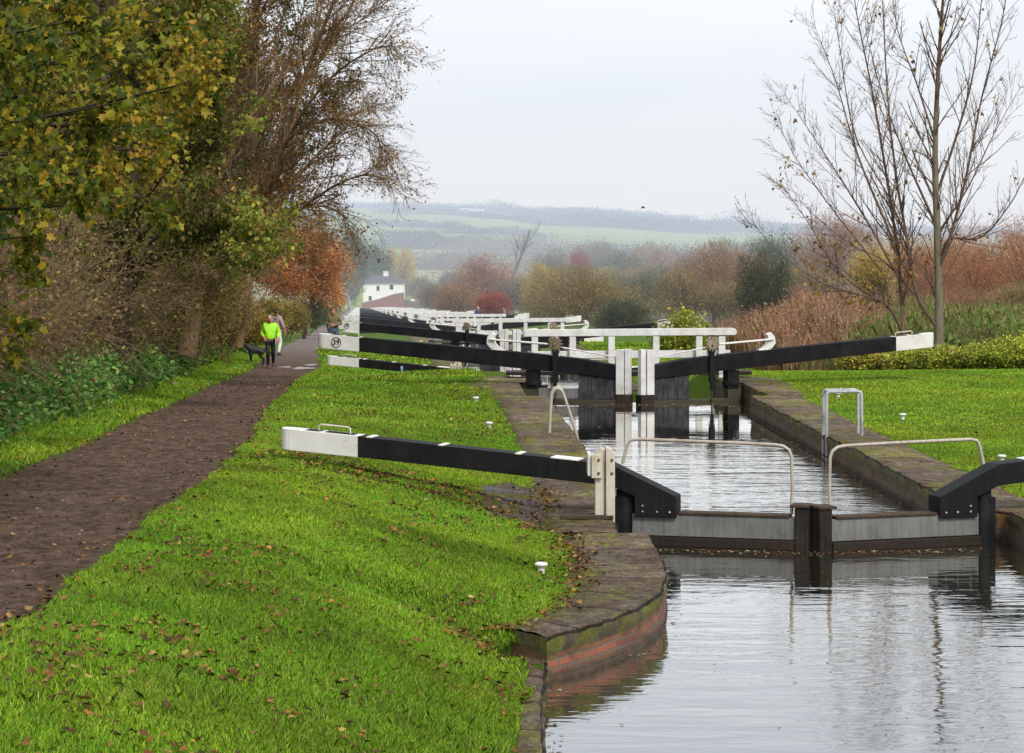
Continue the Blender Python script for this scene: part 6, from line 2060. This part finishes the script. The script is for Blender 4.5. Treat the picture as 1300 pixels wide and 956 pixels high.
def build_people():
    # runner in a bright jacket
    p = at(343, 470, 81); z = hz(p.x, p.y)
    person((p.x, p.y, z + .0), R(8), 'person running on the path in bright yellow green jacket and black leggings',
           dict(shl=(-.18, .0, 1.41), shr=(.18, .02, 1.41), ell=(-.27, .10, 1.16), wrl=(-.20, -.10, 1.02), elr=(.29, .06, 1.15), wrr=(.24, -.12, .98),
                knl=(-.08, -.12, .52), anl=(-.07, .05, .10), tol=(-.07, -.11, .035), knr=(.10, .0, .50), anr=(.11, .20, .16), tor=(.11, .08, .05),
                chin=(0, -.035, 1.52), head=(0, -.04, 1.61), crown=(0, -.03, 1.68)),
           'hivis', 'lycra', 'hair_grey', 'skin_pink', 1.70)
    # walker in an olive coat looking down at something in both hands
    p = at(424, 446, 99); z = hz(p.x, p.y)
    g = person((p.x, p.y, z), R(-6), 'person in olive brown coat looking down, behind the white beam end numbered 39',
               dict(ell=(-.30, .02, 1.14), elr=(.30, .02, 1.14), wrl=(-.10, -.24, 1.12), wrr=(.06, -.25, 1.10), chin=(0, -.06, 1.52), head=(0, -.085, 1.60), crown=(0, -.07, 1.67)),
               'olive_cloth', 'denim', 'hair_ginger', 'skin', 1.74, hair_len=.10)
    # walker turned away behind the runner
    p = at(351, 460, 95); z = hz(p.x, p.y)
    person((p.x, p.y, z), R(150), 'person in a taupe top walking away, half hidden behind the runner', dict(ell=(-.27, -.02, 1.15), wrl=(-.30, -.10, .95), knl=(-.1, -.12, .52), anr=(.1, .14, .1), tor=(.1, .0, .03)),
           'taupe_cloth', 'white_cloth', 'hair_dark', 'skin', 1.74, hair_len=.06)
    for px, top, hair, lab, rz, hm in ((607, 'navy_cloth', 'hair_grey', 'person in navy standing far off behind the white railings, near the red bush', 20, 1.74), (640, 'grey_cloth', 'hair_dark', 'person in grey far off behind the white railings, right of the one in navy', -70, 1.74)):
        Y = 190.0
        x = (px - HX) * Y / F
        z = max(hz(x, Y), LOCK_DZ * 3.0)
        person((x, Y, z), R(rz), lab, {}, top, 'lycra', hair, 'skin', hm)
    # the black dog, standing side on and looking to the left
    p = at(325, 452, 84.5); z = hz(p.x, p.y)
    g = empty('dog', (p.x, p.y, z), R(14)); tag(g, 'black dog standing side on at the path edge behind the runner, head to the left', 'dog')
    V = [(.20, 0, .50), (.02, 0, .49), (-.17, 0, .50), (-.30, 0, .62), (-.37, 0, .68), (-.47, 0, .655), (-.53, 0, .64),
         (.30, 0, .52), (.42, 0, .46), (.52, 0, .38)]
    E = [(0, 1), (1, 2), (2, 3), (3, 4), (4, 5), (5, 6), (0, 7), (7, 8), (8, 9)]
    rr = [(.105, .125), (.105, .125), (.12, .155), .088, (.075, .08), .048, .036, .040, .028, .020]
    for s in (-1, 1):
        k = len(V)
        V += [(-.18, s * .085, .42), (-.17, s * .09, .28), (-.18, s * .09, .14), (-.17, s * .09, .03), (-.21, s * .09, .022)]
        E += [(2, k), (k, k + 1), (k + 1, k + 2), (k + 2, k + 3), (k + 3, k + 4)]
        rr += [.060, .042, .030, .026, .028]
        k = len(V)
        V += [(.19, s * .085, .42), (.12, s * .09, .30), (.27, s * .09, .20), (.24, s * .09, .03), (.20, s * .09, .022)]
        E += [(0, k), (k, k + 1), (k + 1, k + 2), (k + 2, k + 3), (k + 3, k + 4)]
        rr += [.080, .052, .028, .025, .028]
    me = skin('body', V, E, rr, None, g)
    mb = MB()
    for s in (-1, 1):
        mb.add([(-.355, s * .03, .735), (-.325, s * .065, .72), (-.36, s * .075, .655), (-.385, s * .05, .70)], [(0, 1, 2), (0, 2, 3), (0, 3, 1), (1, 3, 2)])
    mb.ball((-.555, 0, .645), .018, 5)
    join_mesh(me, mb)
    link('body', me, M['dog_black'], g)
    skin('chest_patch', [(-.285, 0, .50), (-.29, 0, .42)], [(0, 1)], [.045, .03], M['white_cloth'], g)
    # gull far off over the hills
    p = at(816, 264, 160)
    g = empty('bird', tuple(p)); tag(g, 'small dark bird flying over the hazy ridge', 'bird')
    skin('body', [(-.14, 0, 0), (0, 0, .01), (.12, 0, .02), (.18, 0, .03)], [(0, 1), (1, 2), (2, 3)], [.02, .045, .035, .02], M['bird'], g)
    for s in (-1, 1):
        mb = MB(); mb.add([(-.06, s * .03, .02), (.07, s * .03, .03), (.05, s * .22, .12), (-.05, s * .24, .11), (-.07, s * .45, .06)], [(0, 1, 2, 3), (3, 2, 4)])
        mb.build('wing', M['bird'], g)


# ------------------------------------------------------------------ light, sky, camera
SUN_EL, SUN_AZ = 46.0, 152.0     # azimuth measured from +y (view direction) towards +x


def build_light():
    w = bpy.data.worlds.new('World'); SC.world = w; w.use_nodes = True
    t = w.node_tree; t.nodes.clear()
    n = lambda typ, **kw: (lambda nd: ([setattr(nd, k, v) for k, v in kw.items()], nd)[1])(t.nodes.new('ShaderNode' + typ))
    out = n('OutputWorld')
    sky = n('TexSky', sky_type='NISHITA', sun_disc=False, sun_elevation=R(SUN_EL), sun_rotation=R(SUN_AZ), air_density=1.0, dust_density=3.0)
    b1 = n('Background'); b1.inputs['Strength'].default_value = .05 * .7
    t.links.new(sky.outputs[0], b1.inputs['Color'])
    # an even cloud layer, soft greys and blues, brighter low down
    tc = n('TexCoord')
    mp = n('Mapping'); mp.inputs['Scale'].default_value = (1.2, 1.2, 5.5)
    t.links.new(tc.outputs['Generated'], mp.inputs['Vector'])
    ns = n('TexNoise'); ns.inputs['Scale'].default_value = 2.3; ns.inputs['Detail'].default_value = 6; ns.inputs['Roughness'].default_value = .55; ns.inputs['Distortion'].default_value = .5
    t.links.new(mp.outputs[0], ns.inputs['Vector'])
    rp = n('ValToRGB')
    rp.color_ramp.elements[0].position = .32; rp.color_ramp.elements[0].color = (.73, .77, .845, 1)
    rp.color_ramp.elements[1].position = .66; rp.color_ramp.elements[1].color = (.885, .885, .905, 1)
    t.links.new(ns.outputs['Fac'], rp.inputs['Fac'])
    sp = n('SeparateXYZ'); t.links.new(tc.outputs['Generated'], sp.inputs[0])
    mr = n('MapRange'); mr.inputs['From Min'].default_value = -.004; mr.inputs['From Max'].default_value = .055
    t.links.new(sp.outputs['Z'], mr.inputs['Value'])
    mx = n('Mix', data_type='RGBA')
    t.links.new(mr.outputs[0], mx.inputs[0]); mx.inputs[6].default_value = (.79, .82, .865, 1)
    t.links.new(rp.outputs[0], mx.inputs[7])
    b2 = n('Background'); b2.inputs['Strength'].default_value = 1.0
    t.links.new(mx.outputs[2], b2.inputs['Color'])
    ad = n('AddShader'); t.links.new(b1.outputs[0], ad.inputs[0]); t.links.new(b2.outputs[0], ad.inputs[1])
    t.links.new(ad.outputs[0], out.inputs['Surface'])
    L = bpy.data.lights.new('sun', 'SUN'); L.energy = 2.6; L.angle = R(14); L.color = (1, .96, .90)
    o = bpy.data.objects.new('sun', L); COL.objects.link(o)
    az, el = R(SUN_AZ), R(SUN_EL)
    to_sun = Vector((math.sin(az) * math.cos(el), math.cos(az) * math.cos(el), math.sin(el)))
    o.rotation_euler = to_sun.to_track_quat('Z', 'Y').to_euler()
    o.location = (0, -20, 40)


def build_camera():
    cam = bpy.data.cameras.new('camera')
    cam.sensor_width = 36; cam.lens = 36 * F / 1300
    cam.shift_y = -(478 - HY) / 1300
    cam.clip_start = .5; cam.clip_end = 40000
    o = bpy.data.objects.new('camera', cam); COL.objects.link(o)
    o.location = (0, 0, EYE); o.rotation_euler = (R(90), 0, 0)
    SC.camera = o


def main():
    build_materials()
    M['coping_far'] = mat_simple('coping_far', (.40, .36, .33), .9)
    build_light(); build_camera()
    build_ground(); build_walls(); build_gates(); build_furniture()
    build_grass(); left_woods(); right_country(); far_land(); build_house(); build_people()
    SC.view_settings.view_transform = 'Standard'
    SC.view_settings.look = 'None'
    SC.view_settings.exposure = 0
    SC.cycles.use_denoising = True
    SC.cycles.max_bounces = 6
    SC.cycles.diffuse_bounces = 3
    SC.cycles.glossy_bounces = 3
    SC.cycles.transmission_bounces = 3
    SC.cycles.caustics_reflective = False


main()
